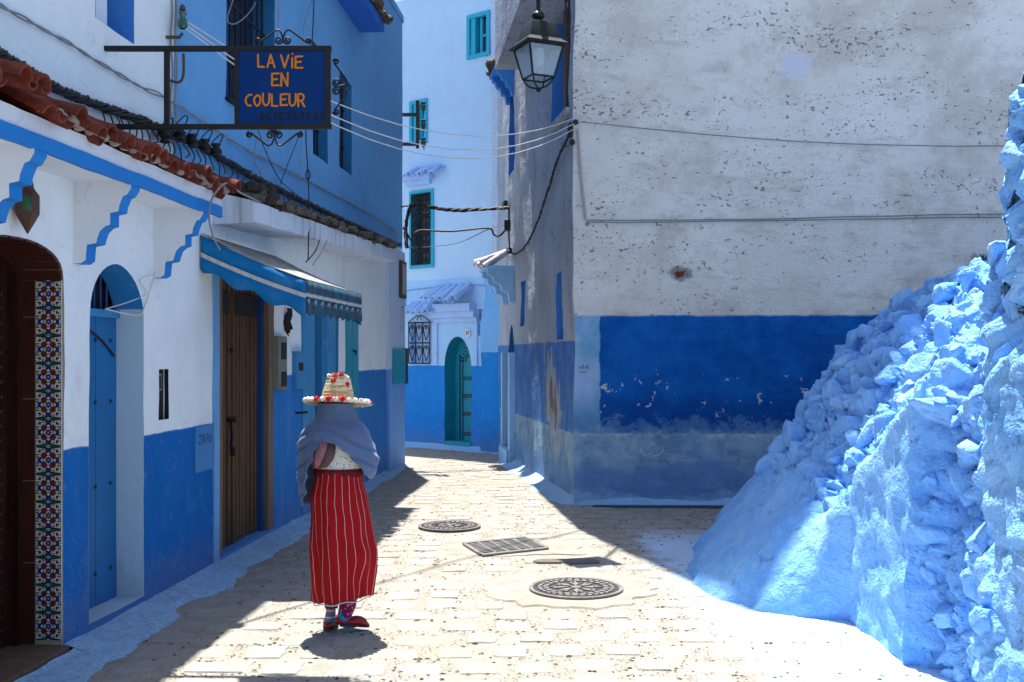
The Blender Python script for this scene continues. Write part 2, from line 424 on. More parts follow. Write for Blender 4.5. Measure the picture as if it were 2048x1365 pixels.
# paver shapes, shared
def paver_mesh(i):
    rn = random.Random(i); m = MB(); n = 16; top = []; ring = []
    for k in range(n):
        a = 2 * math.pi * k / n; ca, sa = math.cos(a), math.sin(a)
        q = max(abs(ca), abs(sa)); e = .5 * (1 / q) ** .90
        e *= 1 + rn.uniform(-.10, .05)
        top.append((ca * e * .95, sa * e * .96, 1.0 + rn.uniform(-.1, .1))); ring.append((ca * e, sa * e, .45))
    bot = [(x * 1.03, y * 1.03, -1.0) for x, y, z in ring]
    m.add(top + ring + bot + [(0, 0, 1.02)], [(k, (k + 1) % n, 3 * n) for k in range(n)] + [(k, k + n, (k + 1) % n + n, (k + 1) % n) for k in range(n)] + [(k + n, k + 2 * n, (k + 1) % n + 2 * n, (k + 1) % n + n) for k in range(n)])
    return m
pv_src = [paver_mesh(i) for i in range(7)]
pv_me = []
for i, m in enumerate(pv_src):
    o = m.build('paver_shape', M_paver, ang=55, org=(0, 0, 0)); pv_me.append(o.data); bpy.data.objects.remove(o)
def wallx(y): return -3.0244 + .08 * y
spots = []; rn = random.Random(3)
PX, PY = .315, .295
row = 0; y = 4.55
while y < 19.2:
    x = -2.75 + .012 * y
    while x < 3.4:
        sx = .205 * rn.uniform(.9, 1.12); wide = rn.random() < .10
        cx = x + rn.uniform(-.018, .018) + (.12 if wide else 0) + .02 * math.sin(y * .8 + x); cy = y + rn.uniform(-.02, .02) + .035 * math.sin(x * 1.7)
        if wide: sx *= 1.6
        x += PX + (.16 if wide else 0)
        lft = wallx(cy) + .42 - .012 * (cy - 6)
        if cx < lft: continue
        if cy < 6.9 and cx > 2.1: continue
        if 6.6 < cy < 9.5 and cx > 1.35 + .1: continue
        if cx > .71 and cy > 11.8: continue
        if cy > 12 and cx > .56 - .151 * (cy - 12): continue
        if in_patch(cx, cy): continue
        if rn.random() < .03: continue
        spots.append((cx, cy, sx, .215 * rn.uniform(.84, 1.1), rn.uniform(-.035, .035), rn.randrange(7), rn.uniform(.002, .009)))
    y += PY
spots = [s for s in spots if s[1] > 4.6]
def vis_key(s):
    px = 1024 + s[0] / s[1] * FPX; py = HOR + FPX * CAMZ / s[1]
    inside = -20 < px < 2068 and py < 1385
    return (0 if inside else 1, s[1])
spots.sort(key=vis_key)
for cx, cy, sx, sy, a, k, h in spots[:300]:
    inst('paver', pv_me[k], street, (cx, cy, gz(cx, cy)), Euler((rn.uniform(-.015, .015), rn.uniform(-.015, .015), a)), (sx, sy, h))
far = MB()
for cx, cy, sx, sy, a, k, h in spots[300:]:
    mt = Matrix.Translation((cx, cy, gz(cx, cy))) @ Matrix.Rotation(a, 4, 'Z') @ Matrix.Diagonal((sx, sy, h, 1))
    far.add([mt @ q for q in pv_src[k].v], pv_src[k].f)
far.build('distant_pavers', M_paver, street, ang=55, kind='stuff')
# pebbles pressed into the joints
pb = MB(); oc = [(1, 0, 0), (0, 1, 0), (-1, 0, 0), (0, -1, 0), (0, 0, 1)]; of = [(0, 1, 4), (1, 2, 4), (2, 3, 4), (3, 0, 4)]
cell = {}
for s in spots: cell.setdefault((int(s[0] // .4), int(s[1] // .4)), []).append(s)
npb = 0
while npb < 26000:
    y = 5.0 + 14 * rn.random() ** 1.5; x = rn.uniform(-2.6, 2.2)
    if x < wallx(y) + .3 or (y > 12 and x > .6 - .151 * (y - 12)) or in_patch(x, y): npb += .05; continue
    ok = True
    for i in (-1, 0, 1):
        for j in (-1, 0, 1):
            for s in cell.get((int(x // .4) + i, int(y // .4) + j), ()):
                if abs(x - s[0]) < s[2] * .5 and abs(y - s[1]) < s[3] * .5: ok = False; break
    if not ok or noise.noise(Vector((x * 2.3, y * 2.3, 4))) < -.22: npb += .05; continue
    r = rn.uniform(.005, .015); a = rn.uniform(0, 6.28); e = rn.uniform(.6, 1.2); ca, sa = math.cos(a) * r, math.sin(a) * r; zz = gz(x, y)
    pb.add([(x + ca * q[0] - sa * q[1] * e, y + sa * q[0] + ca * q[1] * e, zz - .003 + q[2] * r * rn.uniform(.5, 1.0)) for q in oc], of); npb += 1
pb.build('joint_pebbles', M_pebble, street, ang=60, kind='stuff')
gp = MB()                                             # dark flakes stand in for the shaded holes along the joints
for s in spots:
    for q in range(rn.choice((1, 2, 4, 5, 6, 8)) if s[1] < 12 else rn.choice((0, 1, 2, 3))):
        if rn.random() < .68: x = s[0] + rn.uniform(-.6, .6) * s[2]; y = s[1] + rn.choice((-1, 1)) * (s[3] * .5 + rn.uniform(-.006, .03))
        else: x = s[0] + rn.choice((-1, 1)) * (s[2] * .5 + rn.uniform(0, .07)); y = s[1] + rn.uniform(-.6, .6) * s[3]
        a_ = rn.uniform(.006, .024); b_ = rn.uniform(.003, .008); zz = gz(x, y) + rn.uniform(.004, .009)
        if in_patch(x, y): continue
        gp.add([(x + a_ * math.cos(k * 1.047) * rn.uniform(.6, 1.1), y + b_ * math.sin(k * 1.047), zz - .004 * (k % 2)) for k in range(6)] + [(x, y, zz + .003)], [(k, (k + 1) % 6, 6) for k in range(6)])
gp.build('joint_hole_shade', simple('painted_hole_shade', (.07, .06, .05), .95, .4, 60), street, kind='stuff')

def blob_sheet(name, pts, z, mat, parent, n=3, amp=.07, kind=None):
    m = MB(); ring = []
    lp = resample([(p[0], p[1]) for p in pts], .06)
    c = sum(lp, Vector((0, 0))) / len(lp)
    ring = [p + (p - c).normalized() * amp * 2 * noise.noise(Vector((p.x * 6, p.y * 6, 2))) for p in lp]
    k = len(ring); rings = [1, .97, .6, .25]
    for t in rings: m.v.extend(Vector((*(c + (p - c) * t), z if t < 1 else z - .02)) for p in ring)
    m.v.append(Vector((c.x, c.y, z)))
    for r_ in range(len(rings) - 1):
        for i in range(k): m.f.append([r_ * k + i, r_ * k + (i + 1) % k, (r_ + 1) * k + (i + 1) % k, (r_ + 1) * k + i]); m.m.append(0)
    for i in range(k): m.f.append([(len(rings) - 1) * k + i, (len(rings) - 1) * k + (i + 1) % k, len(rings) * k]); m.m.append(0)
    return m.build(name, mat, parent, kind=kind)
def ell(c, rx, ry, n=20): return [(c.x + rx * math.cos(a * 2 * math.pi / n), c.y + ry * math.sin(a * 2 * math.pi / n)) for a in range(n)]
blob_sheet('concrete_patch', ell(MAN1 + Vector((-.05, .05, 0)), .64, .60), .0015, M_mort, street)
dc = (DRAIN[0] + DRAIN[2]) / 2
blob_sheet('concrete_patch', [(dc.x - .55, dc.y - .4), (dc.x + .7, dc.y - .35), (dc.x + .65, dc.y + .36), (dc.x - .5, dc.y + .36)], .0005, M_mort, street)
# lantern's shadow painted as a dark sheet beside the drain; damp trickle farther up
M_lantern_shadow = simple('painted_lantern_shadow', (.15, .13, .10), .45, .3, 12, spec=.5, bump=.35)
blob_sheet('lantern_shadow_patch', ell(G(1140, 1124), .26, .10), .0125, M_lantern_shadow, street, amp=.05)
blob_sheet('damp_gutter', [(.9, 11.90), (3.4, 11.84), (3.4, 11.72), (2.2, 11.70), (.95, 11.80)], .011, simple('wet_gutter_dirt', (.035, .032, .03), .4, .3, 12, bump=.4), street, amp=.02)

def cover(name, c, r, label, kind):
    t = thing(name, label, 'manhole cover', (c.x, c.y, .014), 'manhole covers in the street')
    m = MB(); m.lathe([(r * 1.09, 0), (r * 1.09, .012), (r * 1.0, .012), (r * .985, .004)], (c.x, c.y, .006), 48); m.build('rim', M_cover, t)
    m = MB(); m.lathe([(r * .975, .0), (r * .975, .010), (r * .93, .010), (r * .92, .004), (.001, .004)], (c.x, c.y, .007), 48); m.build('plate', M_cover_dark, t)
    m = MB(); z = .0105
    def blk(a0, a1, r0, r1):
        vs = [(c.x + q * math.cos(a), c.y + q * math.sin(a), zz) for zz in (z, z + .009) for q, a in ((r0, a0), (r1, a0), (r1, a1), (r0, a1))]
        m.add(vs, [(0, 1, 2, 3), (4, 5, 6, 7), (0, 1, 5, 4), (1, 2, 6, 5), (2, 3, 7, 6), (3, 0, 4, 7)])
    for i in range(8):
        a = i * math.pi / 4 + kind * .2
        vs = [(c.x + q * math.cos(b), c.y + q * math.sin(b), zz) for zz in (z, z + .009) for q, b in ((r * .14, a), (r * .36, a - .24), (r * .62, a), (r * .36, a + .24))]
        m.add(vs, [(0, 1, 2, 3), (4, 5, 6, 7), (0, 1, 5, 4), (1, 2, 6, 5), (2, 3, 7, 6), (3, 0, 4, 7)])
    for q0, q1, nb in ((.40, .52, 16), (.64, .76, 24), (.80, .89, 32)):
        for i in range(nb):
            a = 2 * math.pi * i / nb + q0 * 3
            if q0 < .5 and i % 2 == 0: continue
            blk(a, a + 2 * math.pi / nb * .66, r * q0, r * q1)
    m.lathe([(r * .12, z), (r * .12, z + .009), (.001, z + .009)], (c.x, c.y, 0), 16)
    m.build('raised_pattern', M_cover, t, smooth=False)
cover('manhole_cover', MAN1, .315, 'round cast iron manhole cover nearest the camera, in a smooth concrete patch', 0)
cover('manhole_cover', MAN2, .285, 'round cast iron manhole cover farther up the street, beyond the drain grate', 1)
t = thing('drain_grate', 'rectangular iron drain grate set between the two manhole covers', 'drain grate', (dc.x, dc.y, .014))
ex = (DRAIN[1] - DRAIN[0] + DRAIN[2] - DRAIN[3]) / 2; ey = (DRAIN[3] - DRAIN[0] + DRAIN[2] - DRAIN[1]) / 2
def dq(a, b, z): q = dc + ex * a + ey * b; return Vector((q.x, q.y, z))
def dbox(m, a0, a1, b0, b1, z0, z1):
    m.add([dq(a, b, z) for a in (a0, a1) for b in (b0, b1) for z in (z0, z1)], [(0, 1, 3, 2), (4, 6, 7, 5), (0, 4, 5, 1), (2, 3, 7, 6), (0, 2, 6, 4), (1, 5, 7, 3)])
m = MB(); dbox(m, -.5, .5, -.5, .5, .003, .0095); m.build('pit', M_dark, t)
m = MB(); dbox(m, -.53, .53, -.56, -.46, .004, .019); dbox(m, -.53, .53, .46, .56, .004, .019); dbox(m, -.55, -.49, -.458, .458, .004, .019); dbox(m, .49, .55, -.458, .458, .004, .019); m.build('rim', M_cover, t, smooth=False)
m = MB()
for i in range(1, 5): dbox(m, -.49 + .196 * i - .02, -.49 + .196 * i + .02, -.46, .46, .004, .0165)
for i in range(1, 9): dbox(m, -.49, .49, -.46 + .102 * i - .022, -.46 + .102 * i + .022, .004, .0185)
m.build('bars', M_cover, t, smooth=False)

# whitewashed skirts where walls meet the street
def skirt(name, path, outw, mat, label=None, zt=.05, flip=1, inner=-.28):
    """path: 2d points along the wall foot; normal to the right*flip"""
    lp = resample(path, .06, False); m = MB(); K = 9
    for i, p in enumerate(lp):
        a = lp[max(0, i - 1)]; b = lp[min(len(lp) - 1, i + 1)]; t = (b - a).normalized(); nn = Vector((t.y, -t.x)) * flip
        wv = outw(p) * (1 + .5 * noise.noise(Vector((p.x * 1.6, p.y * 1.6, 1))) + .12 * noise.noise(Vector((p.x * 7, p.y * 7, 6))))
        for k in range(K):
            s = k / (K - 1); q = p + nn * ((-.03 if k else inner) + wv * s)
            z = zt * (1 - s) ** 2.4 + .017 * (1 - s) + .012 * noise.noise(Vector((q.x * 7, q.y * 7, 3))) * (1 - s * .6) + (.004 if s < .8 else .014 * (1 - s) / .2 - .012)
            m.v.append(Vector((q.x, q.y, z)))
    for i in range(len(lp) - 1):
        for k in range(K - 1): m.f.append([i * K + k, i * K + k + 1, (i + 1) * K + k + 1, (i + 1) * K + k]); m.m.append(0)
    return tag(m.build(name, mat, ang=80), kind='structure')
skirt('kerb_wash_left', [(wallx(y), y) for y in (5.97, 6.3, 8, 10, 12, 14, 16.42)], lambda p: .40 - .02 * (p.y - 5), M_skirt)
skirt('kerb_wash_near', [(wallx(4.6) + .06, 4.6), (wallx(5.99) + .06, 5.99)], lambda p: .34, M_skirt, zt=.02, inner=0.0)
skirt('kerb_wash_right', [(-.04, 17.0), (.66, 12.32), (.70, 12.12), (.80, 12.06), (4.5, 11.98)], lambda p: .26 if p.x < .7 else .12, M_wash, zt=.09)
skirt('kerb_wash_far', [(-2.1, 20.0), (-.1, 18.38)], lambda p: .25, M_wash, zt=.08)
# ------------------------------------------------------------------ building helpers
def shell(F, u0, u1, z1, depth, mat, parent, lip=.06):
    m = MB(); m.fbox(F, u0 + .01, u1 - .01, -.1, z1 - .01, -depth, -.55); m.fbox(F, u0 + .012, u0 + .1, -.1, z1 - .01, -.548, -.03); m.fbox(F, u1 - .1, u1 - .012, -.1, z1 - .01, -.548, -.03)
    m.build('rear_wall', mat, parent, smooth=False)
    m = MB(); m.fbox(F, u0 - .02, u1 + .02, z1, z1 + .1, -depth - .02, lip); m.build('roof', mat, parent, smooth=False)
def shared(mb, mat, ang=40):
    o = mb.build('shape', mat, ang=ang, org=(0, 0, 0)); me = o.data; bpy.data.objects.remove(o); return me
def barrel(r0, r1, L, th, n=9, half=math.pi, up=1):
    """barrel tile: axis along local y (0..L), opening down when up=1"""
    m = MB(); rows = 5
    for s, dr in ((0, 0), (1, -th)):
        for j in range(rows):
            t = j / (rows - 1); r = r0 + (r1 - r0) * t + dr
            for k in range(n):
                a = (math.pi - half) / 2 + half * k / (n - 1)
                m.v.append(Vector((r * math.cos(a), L * t, up * r * math.sin(a))))
    S0 = rows * n
    for j in range(rows - 1):
        for k in range(n - 1):
            a = j * n + k
            m.f.append([a, a + 1, a + n + 1, a + n]); m.m.append(0)
            m.f.append([S0 + a, S0 + a + n, S0 + a + n + 1, S0 + a + 1]); m.m.append(0)
    for k in range(n - 1):
        m.f.append([k, S0 + k, S0 + k + 1, k + 1]); m.m.append(0)
        a = (rows - 1) * n + k; m.f.append([a, a + 1, S0 + a + 1, S0 + a]); m.m.append(0)
    for j in range(rows - 1):
        a = j * n; m.f.append([a, a + n, S0 + a + n, S0 + a]); m.m.append(0)
        a = j * n + n - 1; m.f.append([a, S0 + a, S0 + a + n, a + n]); m.m.append(0)
    return m
def tile_row(F, parent, u0, u1, off, z, L, slope, pitch, mat, name='roof_tile', jit=.3, seed=1, channel=True, r=None):
    """one course of barrel tiles whose eave sits at off, z; they climb back to the wall"""
    rn = random.Random(seed); r = r or pitch * .44
    cov = shared(barrel(r * .86, r, L, .014), mat); cha = shared(barrel(r * .8, r * .72, L, .012, up=-1), mat)
    n = int(round((u1 - u0) / pitch)); base = frot(F)
    for i in range(n):
        u = u0 + (i + .5) * pitch
        # local y points out of the wall and down the slope
        rot = base @ Matrix.Rotation(-slope + rn.uniform(-.04, .04) * jit * 3, 3, 'X') @ Matrix.Rotation(rn.uniform(-.06, .06) * jit, 3, 'Z')
        st0 = F.pt(u + rn.uniform(-.01, .01) * jit, z + math.sin(slope) * L + r * .28 + rn.uniform(-.008, .008) * jit, off - math.cos(slope) * L + rn.uniform(-.025, .025) * jit)
        inst(name, cov, parent, st0, rot)
        if channel:
            st1 = F.pt(u + pitch / 2, z + math.sin(slope) * L + r * .55 + rn.uniform(-.006, .006) * jit, off - math.cos(slope) * L + rn.uniform(-.03, .01) * jit)
            inst(name, cha, parent, st1, rot)
def leaf_arch(m, F, loop, off, th, mm=0):
    m.extrude([F.pt(u, z, off) for u, z in loop], F.pt(0, 0, th) - F.pt(0, 0, 0), mm)
def catmull(pts, k=8):
    pts = [Vector(p) for p in pts]; out = []
    for i in range(len(pts) - 1):
        p0 = pts[max(0, i - 1)]; p1 = pts[i]; p2 = pts[i + 1]; p3 = pts[min(len(pts) - 1, i + 2)]
        for j in range(k):
            t = j / k; out.append(.5 * ((2 * p1) + (p2 - p0) * t + (2 * p0 - 5 * p1 + 4 * p2 - p3) * t * t + (3 * p1 - p0 - 3 * p2 + p3) * t ** 3))
    out.append(pts[-1]); return out
def scroll(c, r, turns, a0, dirn=1, n=18, k=.25):
    return [(c[0] + r * (1 - (1 - k) * i / n) * math.cos(a0 + dirn * turns * 2 * math.pi * i / n), c[1] + r * (1 - (1 - k) * i / n) * math.sin(a0 + dirn * turns * 2 * math.pi * i / n)) for i in range(n + 1)]

# ================================================================== white house with the tiled canopy (left, near)
UB = 7.545
H1 = thing('white_house', 'white house with blue dado, arched doors and red tiled canopy at left', 'house', (wallx(6), 6, 0))
A0, A1 = LW.u(127) - .95, LW.u(127); AS, AT = 2.13, 2.325
B0, B1 = LW.u(178), LW.u(287)
w0 = LW.u(190); w1 = LW.u(270)
loopA = arch(A0, A1, .05, AS, AT, 16, 2.4); loopB = arch(B0, B1, .09, 1.96, 2.285, 16, 1.9); loopW = rect(w0, w1, 3.745, 5.0)
nz0, nz1 = LW.z(327, 838), LW.z(327, 740); loopN = rect(LW.u(318), LW.u(337), nz0, nz1)
UL = 8.395
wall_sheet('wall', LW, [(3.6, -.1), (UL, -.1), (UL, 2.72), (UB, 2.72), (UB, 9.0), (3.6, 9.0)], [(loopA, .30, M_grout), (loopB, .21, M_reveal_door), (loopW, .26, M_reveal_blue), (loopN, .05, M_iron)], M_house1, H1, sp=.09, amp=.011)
shell(LW, 3.6, UB, 9.0, 5, M_white, H1, .28)
# -- studded wooden door with tiled jamb
dA = MB(); leaf_arch(dA, LW, arch(A0 - .02, A1 + .02, .02, AS, AT + .02, 16, 2.4), -.36, .06)
door = dA.build('door', M_wood_dark, H1)
m = MB()
for r_ in range(24):
    for uu in (A1 - .13, A1 - .22, A1 - .48, A1 - .57): m.ball(LW.pt(uu, .16 + r_ * .082, -.298), .012, n=6)
m.build('studs', M_stud, door, kind='stuff')
m = MB(); fr = resample(arch(A0 + .0, A1 - .0, .05, AS, AT - .005, 16, 2.4), .2)
loop_o = arch(A0, A1, .05, AS, AT, 16, 2.4); loop_i = arch(A0 + .06, A1 - .06, .05, AS, AT - .06, 16, 2.4)
for i in range(1, len(loop_o)):
    a, b = i, (i + 1) % len(loop_o)
    if i == len(loop_o): continue
    if b == 0: b = 0
    vs = [LW.pt(*q, o) for o in (-.235, -.30) for q in (loop_o[a], loop_o[b], loop_i[b], loop_i[a])]
    m.add(vs, [(0, 1, 2, 3), (4, 5, 6, 7), (0, 1, 5, 4), (2, 3, 7, 6)])
m.build('door_frame', M_wood_dark, H1, ang=30)
ca, ha = (A0 + A1) / 2, (A1 - A0) / 2
for i in range(13):                                   # glazed slips lining the arch
    def ap(t, k): a = math.pi * t; s_, c_ = math.sin(a), math.cos(a); return (ca + (ha - k) * math.copysign(abs(c_) ** (2 / 2.4), c_), AS + (AT - AS - k * .6) * abs(s_) ** (2 / 2.4))
    t0, t1 = (i / 13 + .007), ((i + 1) / 13 - .007)
    if i == 0: t0 = .0
    ps = [ap(t0 + (t1 - t0) * q / 3, .0) for q in range(4)] + [ap(t1 - (t1 - t0) * q / 3, .026) for q in range(4)]
    mm = MB(); mm.extrude([LW.pt(u, z, -.002) for u, z in ps], LW.pt(0, 0, -.235) - LW.pt(0, 0, 0)); mm.build('arch_tile', M_brown_tile, H1)
m = MB(); m.fbox(LW, A1 - .010, A1 + .004, .06, AS, -.236, -.008); m.build('grout_bed', M_grout, H1)
zz = .06; k = 0
while zz < AS - .02:                                  # plain brown slips next to the frame
    z1 = min(zz + .465, AS)
    mm = MB(); mm.fbox(LW, A1 - .018, A1 - .009, zz + .002, z1 - .003, -.235, -.163); mm.build('jamb_tile', M_brown_tile, H1, smooth=False); zz += .465
# patterned tile, decoration as thin inlay on a glazed body (local x across, z up, facing -y)
def pattern_tile(sz):
    m = MB(); h = sz / 2; m.box((0, .004, 0), (sz - .003, .008, sz - .003), m=0)
    def poly(pts, mi, lift): m.add([(x * h, -lift, z * h) for x, z in pts], [tuple(range(len(pts)))], mi)
    def rotp(pts, a): c, s = math.cos(a), math.sin(a); return [(x * c - z * s, x * s + z * c) for x, z in pts]
    e = .0008
    for i in range(8):
        poly(rotp([(0, .03), (.075, .15), (0, .29), (-.075, .15)], i * math.pi / 4), 1, e)
    for i in range(4):                                 # maple-like rust leaves on the diagonals
        a = i * math.pi / 2 - math.pi / 4
        poly(rotp([(0, .22), (.13, .30), (.27, .25), (.23, .43), (.36, .52), (.19, .58), (.13, .74), (0, .64), (-.13, .74), (-.19, .58), (-.36, .52), (-.23, .43), (-.27, .25), (-.13, .30)], a), 2, e)
        poly(rotp([(-.03, .60), (.03, .60), (.03, .74), (-.03, .74)], a), 3, e * 1.3)
        poly(rotp([(0, .80), (.15, .92), (.10, 1.08), (0, 1.0), (-.10, 1.08), (-.15, .92)], a), 2, e)
        for s in (-1, 1): poly(rotp([(s * .16, .74), (s * .30, .80), (s * .34, .96), (s * .22, .90)], a), 3, e)
    for i in range(4):                                 # blue tulips at the middles of the sides
        a = i * math.pi / 2
        poly(rotp([(0, .60), (.11, .50), (.25, .56), (.17, .72), (.22, .88), (0, .80), (-.22, .88), (-.17, .72), (-.25, .56), (-.11, .50)], a), 1, e * 1.5)
        for s in (-1, 1):
            pts = [(s * (.34 + .14 * math.cos(q)), .80 + .14 * math.sin(q)) for q in [x * .5 for x in range(10)]]
            inner = [(s * (.34 + .08 * math.cos(q)), .80 + .08 * math.sin(q)) for q in [x * .5 for x in range(10)]]
            for q in range(9): poly(rotp([pts[q], pts[q + 1], inner[q + 1], inner[q]], a), 3, e * 1.1)
    for s in (-1, 1):                                  # green bands top and bottom, dotted edges
        poly([(-.96, s * .92), (-.4, s * .86), (0, s * .80), (.4, s * .86), (.96, s * .92), (.96, s * 1), (-.96, s * 1)], 3, e * 1.8)
        poly([(-.22, s * .97), (0, s * .90), (.22, s * .97)], 0, e * 2.2)
        for q in range(9): zc = -.8 + q * .2; poly([(s * .97, zc - .06), (s * .99, zc), (s * .97, zc + .06), (s * .87, zc)], 3 if q % 2 else 2, e)
    return m
TS = .1555
ptm = pattern_tile(TS).build('pattern_tile_shape', [M_tile_white, M_tile_blue, M_tile_brown, M_tile_green], smooth=False, org=(0, 0, 0)); pt_me = ptm.data; bpy.data.objects.remove(ptm)
# local x must run out of the wall, local -y towards the camera (against the wall direction)
Rj = Matrix(((LW.n.x, LW.d.x, 0), (LW.n.y, LW.d.y, 0), (0, 0, 1)))
zz = AS - TS / 2 - .002
while zz > TS * .4:
    inst('patterned_tile', pt_me, H1, LW.pt(A1 - .019, zz, -TS / 2 - .001), Rj); zz -= TS + .0015
for i in range(4):                                    # brown tiled doorstep
    for j in range(2):
        mm = MB(); u = A1 - .02 - i * .25; mm.fbox(LW, u - .245, u, .0, .062, -.35 + j * .20, -.155 + j * .20); mm.build('step_tile', M_brown_step, H1, smooth=False)
# -- blue arched door
m = MB(); m.fbox(LW, B0 - .05, B1 + .05, .06, 1.97, -.25, -.199); bd = m.build('door', M_navy, H1)
for k in range(5):
    ua = B0 - .05 + (B1 - B0 + .1) * k / 5; m = MB(); m.fbox(LW, ua + .002, ua + (B1 - B0 + .1) / 5 - .002, .07, 1.955, -.199, -.188 + .0015 * (k % 2), nd=.0015); m.build('plank', M_bluepaint, bd, smooth=False)
m = MB()
for zz in (.30, .86, 1.40, 1.80):
    for uu in (B1 - .09, B1 - .30, B1 - .5): m.ball(LW.pt(uu, zz, -.188), .014, n=8)
m.build('studs', M_stud, bd, kind='stuff')
m = MB(); pts = [LW.pt(B1 - .05 - .42 * t, 1.70 + .17 * math.sin(t * 1.5), -.18) for t in [i / 8 for i in range(9)]]; m.tube(pts, .008, 6); m.build('handle', M_iron, bd)
m = MB(); m.fbox(LW, B0 - .05, B1 + .05, 1.95, 2.4, -.30, -.26); m.build('lunette_backing', M_dark, H1)
m = MB(); m.fbox(LW, B0 - .03, B1 + .03, 1.95, 2.00, -.24, -.16); m.build('transom', M_bluepaint2, H1)
m = MB()
for i in range(9): u = B0 + .04 + i * (B1 - B0 - .06) / 8; m.tube([LW.pt(u, 1.97, -.205), LW.pt(u, 2.29, -.205)], .009, 6)
m.build('lunette_bars', M_navy, H1)
# -- upper window, mailbox slot
m = MB(); m.fbox(LW, w0, w1, 3.7, 5.0, -.32, -.255); m.build('window_shutter', M_bluepaint2, H1)
um = (w0 + w1) / 2; m = MB(); m.fbox(LW, um - .02, um + .13, 3.7, 5.0, -.2, -.12); m.build('window_post', M_white, H1)
m = MB(); m.fbox(LW, LW.u(318) - .01, LW.u(337) + .01, nz0 - .01, nz1 + .01, -.06, -.035); mb = m.build('letterbox', M_iron, H1)
m = MB(); u = LW.u(327); zc = LW.z(327, 765); m.fbox(LW, u - .035, u + .035, zc - .06, zc + .06, -.034, -.028); m.build('slot_plate', simple('dull_zinc', (.3, .31, .33), .5, .2, 20, metal=.5), mb)
m = MB(); m.fbox(LW, u - .018, u + .018, zc - .045, zc + .045, -.027, -.025); m.build('slot', M_dark, mb)
# -- canopy
CF = .36; ZL = 2.685; u_a, u_b = 3.7, 7.56
m = MB()
prof = [(-.03, ZL + .02), (CF - .03, ZL + .02), (CF - .03, ZL), (CF, ZL), (CF, ZL + .075), (CF - .012, ZL + .08), (CF - .012, 2.85), (-.03, 2.98)]
lp = [p for p in prof]; us = [u_a + (u_b - u_a) * i / 60 for i in range(61)]
for u in us:
    for o, z in lp: m.v.append(wob(LW.pt(u, z, o), .012, 2.0))
n = len(lp)
for i in range(60):
    for k in range(n): m.f.append([i * n + k, i * n + (k + 1) % n, (i + 1) * n + (k + 1) % n, (i + 1) * n + k]); m.m.append(1 if k in (2, 3, 4) else 0)
m.f.append(list(range(n))); m.m.append(0); m.f.append([60 * n + k for k in range(n)]); m.m.append(0)
m.build('canopy', [M_white, M_blue_trim], H1, ang=50)
bp = [(1, 1), (1, .90), (.93, .82), (.86, .80), (.80, .70), (.78, .62), (.64, .60), (.64, .46), (.55, .44), (.46, .38), (.42, .30), (.40, .24), (.24, .22), (.22, .04), (.14, 0), (-.08, 0), (-.08, 1.0)]
for px in (5.045, 6.09, 7.20):
    u = px; m = MB()
    pts = [LW.pt(u, 2.235 + (ZL + .03 - 2.235) * z, (CF - .012) * o) for o, z in bp]
    m.extrude(pts, LW.pt(.115, 0, 0) - LW.pt(0, 0, 0), 0, 1); b = m.build('bracket', [M_white, M_blue_trim], H1, smooth=False)
tile_row(LW, H1, 5.06, 7.60, .445, 2.845, .40, R(20), .170, M_terra, seed=4, jit=1.1, r=.062)
tile_row(LW, H1, 3.75, 5.06, .49, 2.87, .42, R(20), .170, M_terra, seed=9, jit=1.1, r=.062)
m = MB()
for i in range(64):
    u = 5.06 + i * .04; m.ball(LW.pt(u, 2.885 + .012 * math.sin(i * 1.9), .375), .032, n=6, sc=(1, 1, .8))
m.build('eave_mortar', M_mortar, H1)
m = MB(); m.fbox(LW, 3.8, 7.55, 2.98, 3.06, -.02, .16, nd=.01); m.build('roof_flashing', M_terra, H1)

# ================================================================== blue house with the awning (left, far)
U2 = 16.45
H2 = thing('blue_house', 'tall blue house above a white ground floor with wooden shop door', 'house', (wallx(12), 12, 0))
def L2(px, off=0): return LW.u(px, off)
d0, d1 = L2(437), L2(548); s0, s1 = L2(603), L2(677); t0, t1 = L2(690), L2(716)
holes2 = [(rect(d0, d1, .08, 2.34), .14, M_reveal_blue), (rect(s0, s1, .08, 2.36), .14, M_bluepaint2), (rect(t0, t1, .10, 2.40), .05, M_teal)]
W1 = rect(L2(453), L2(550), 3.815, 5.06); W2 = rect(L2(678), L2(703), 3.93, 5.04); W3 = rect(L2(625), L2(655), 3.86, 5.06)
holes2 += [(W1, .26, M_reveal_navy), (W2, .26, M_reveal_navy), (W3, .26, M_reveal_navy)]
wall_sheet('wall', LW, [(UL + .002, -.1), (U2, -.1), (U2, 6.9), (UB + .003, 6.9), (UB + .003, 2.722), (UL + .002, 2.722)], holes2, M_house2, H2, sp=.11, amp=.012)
shell(LW, UB + .01, U2, 6.9, 5, M_house2, H2, .02)
m = MB(); m.fbox(LW, U2 - .02, U2 - .002, -.1, 6.9, -5, .0); m.build('end_wall', M_house2, H2, smooth=False)
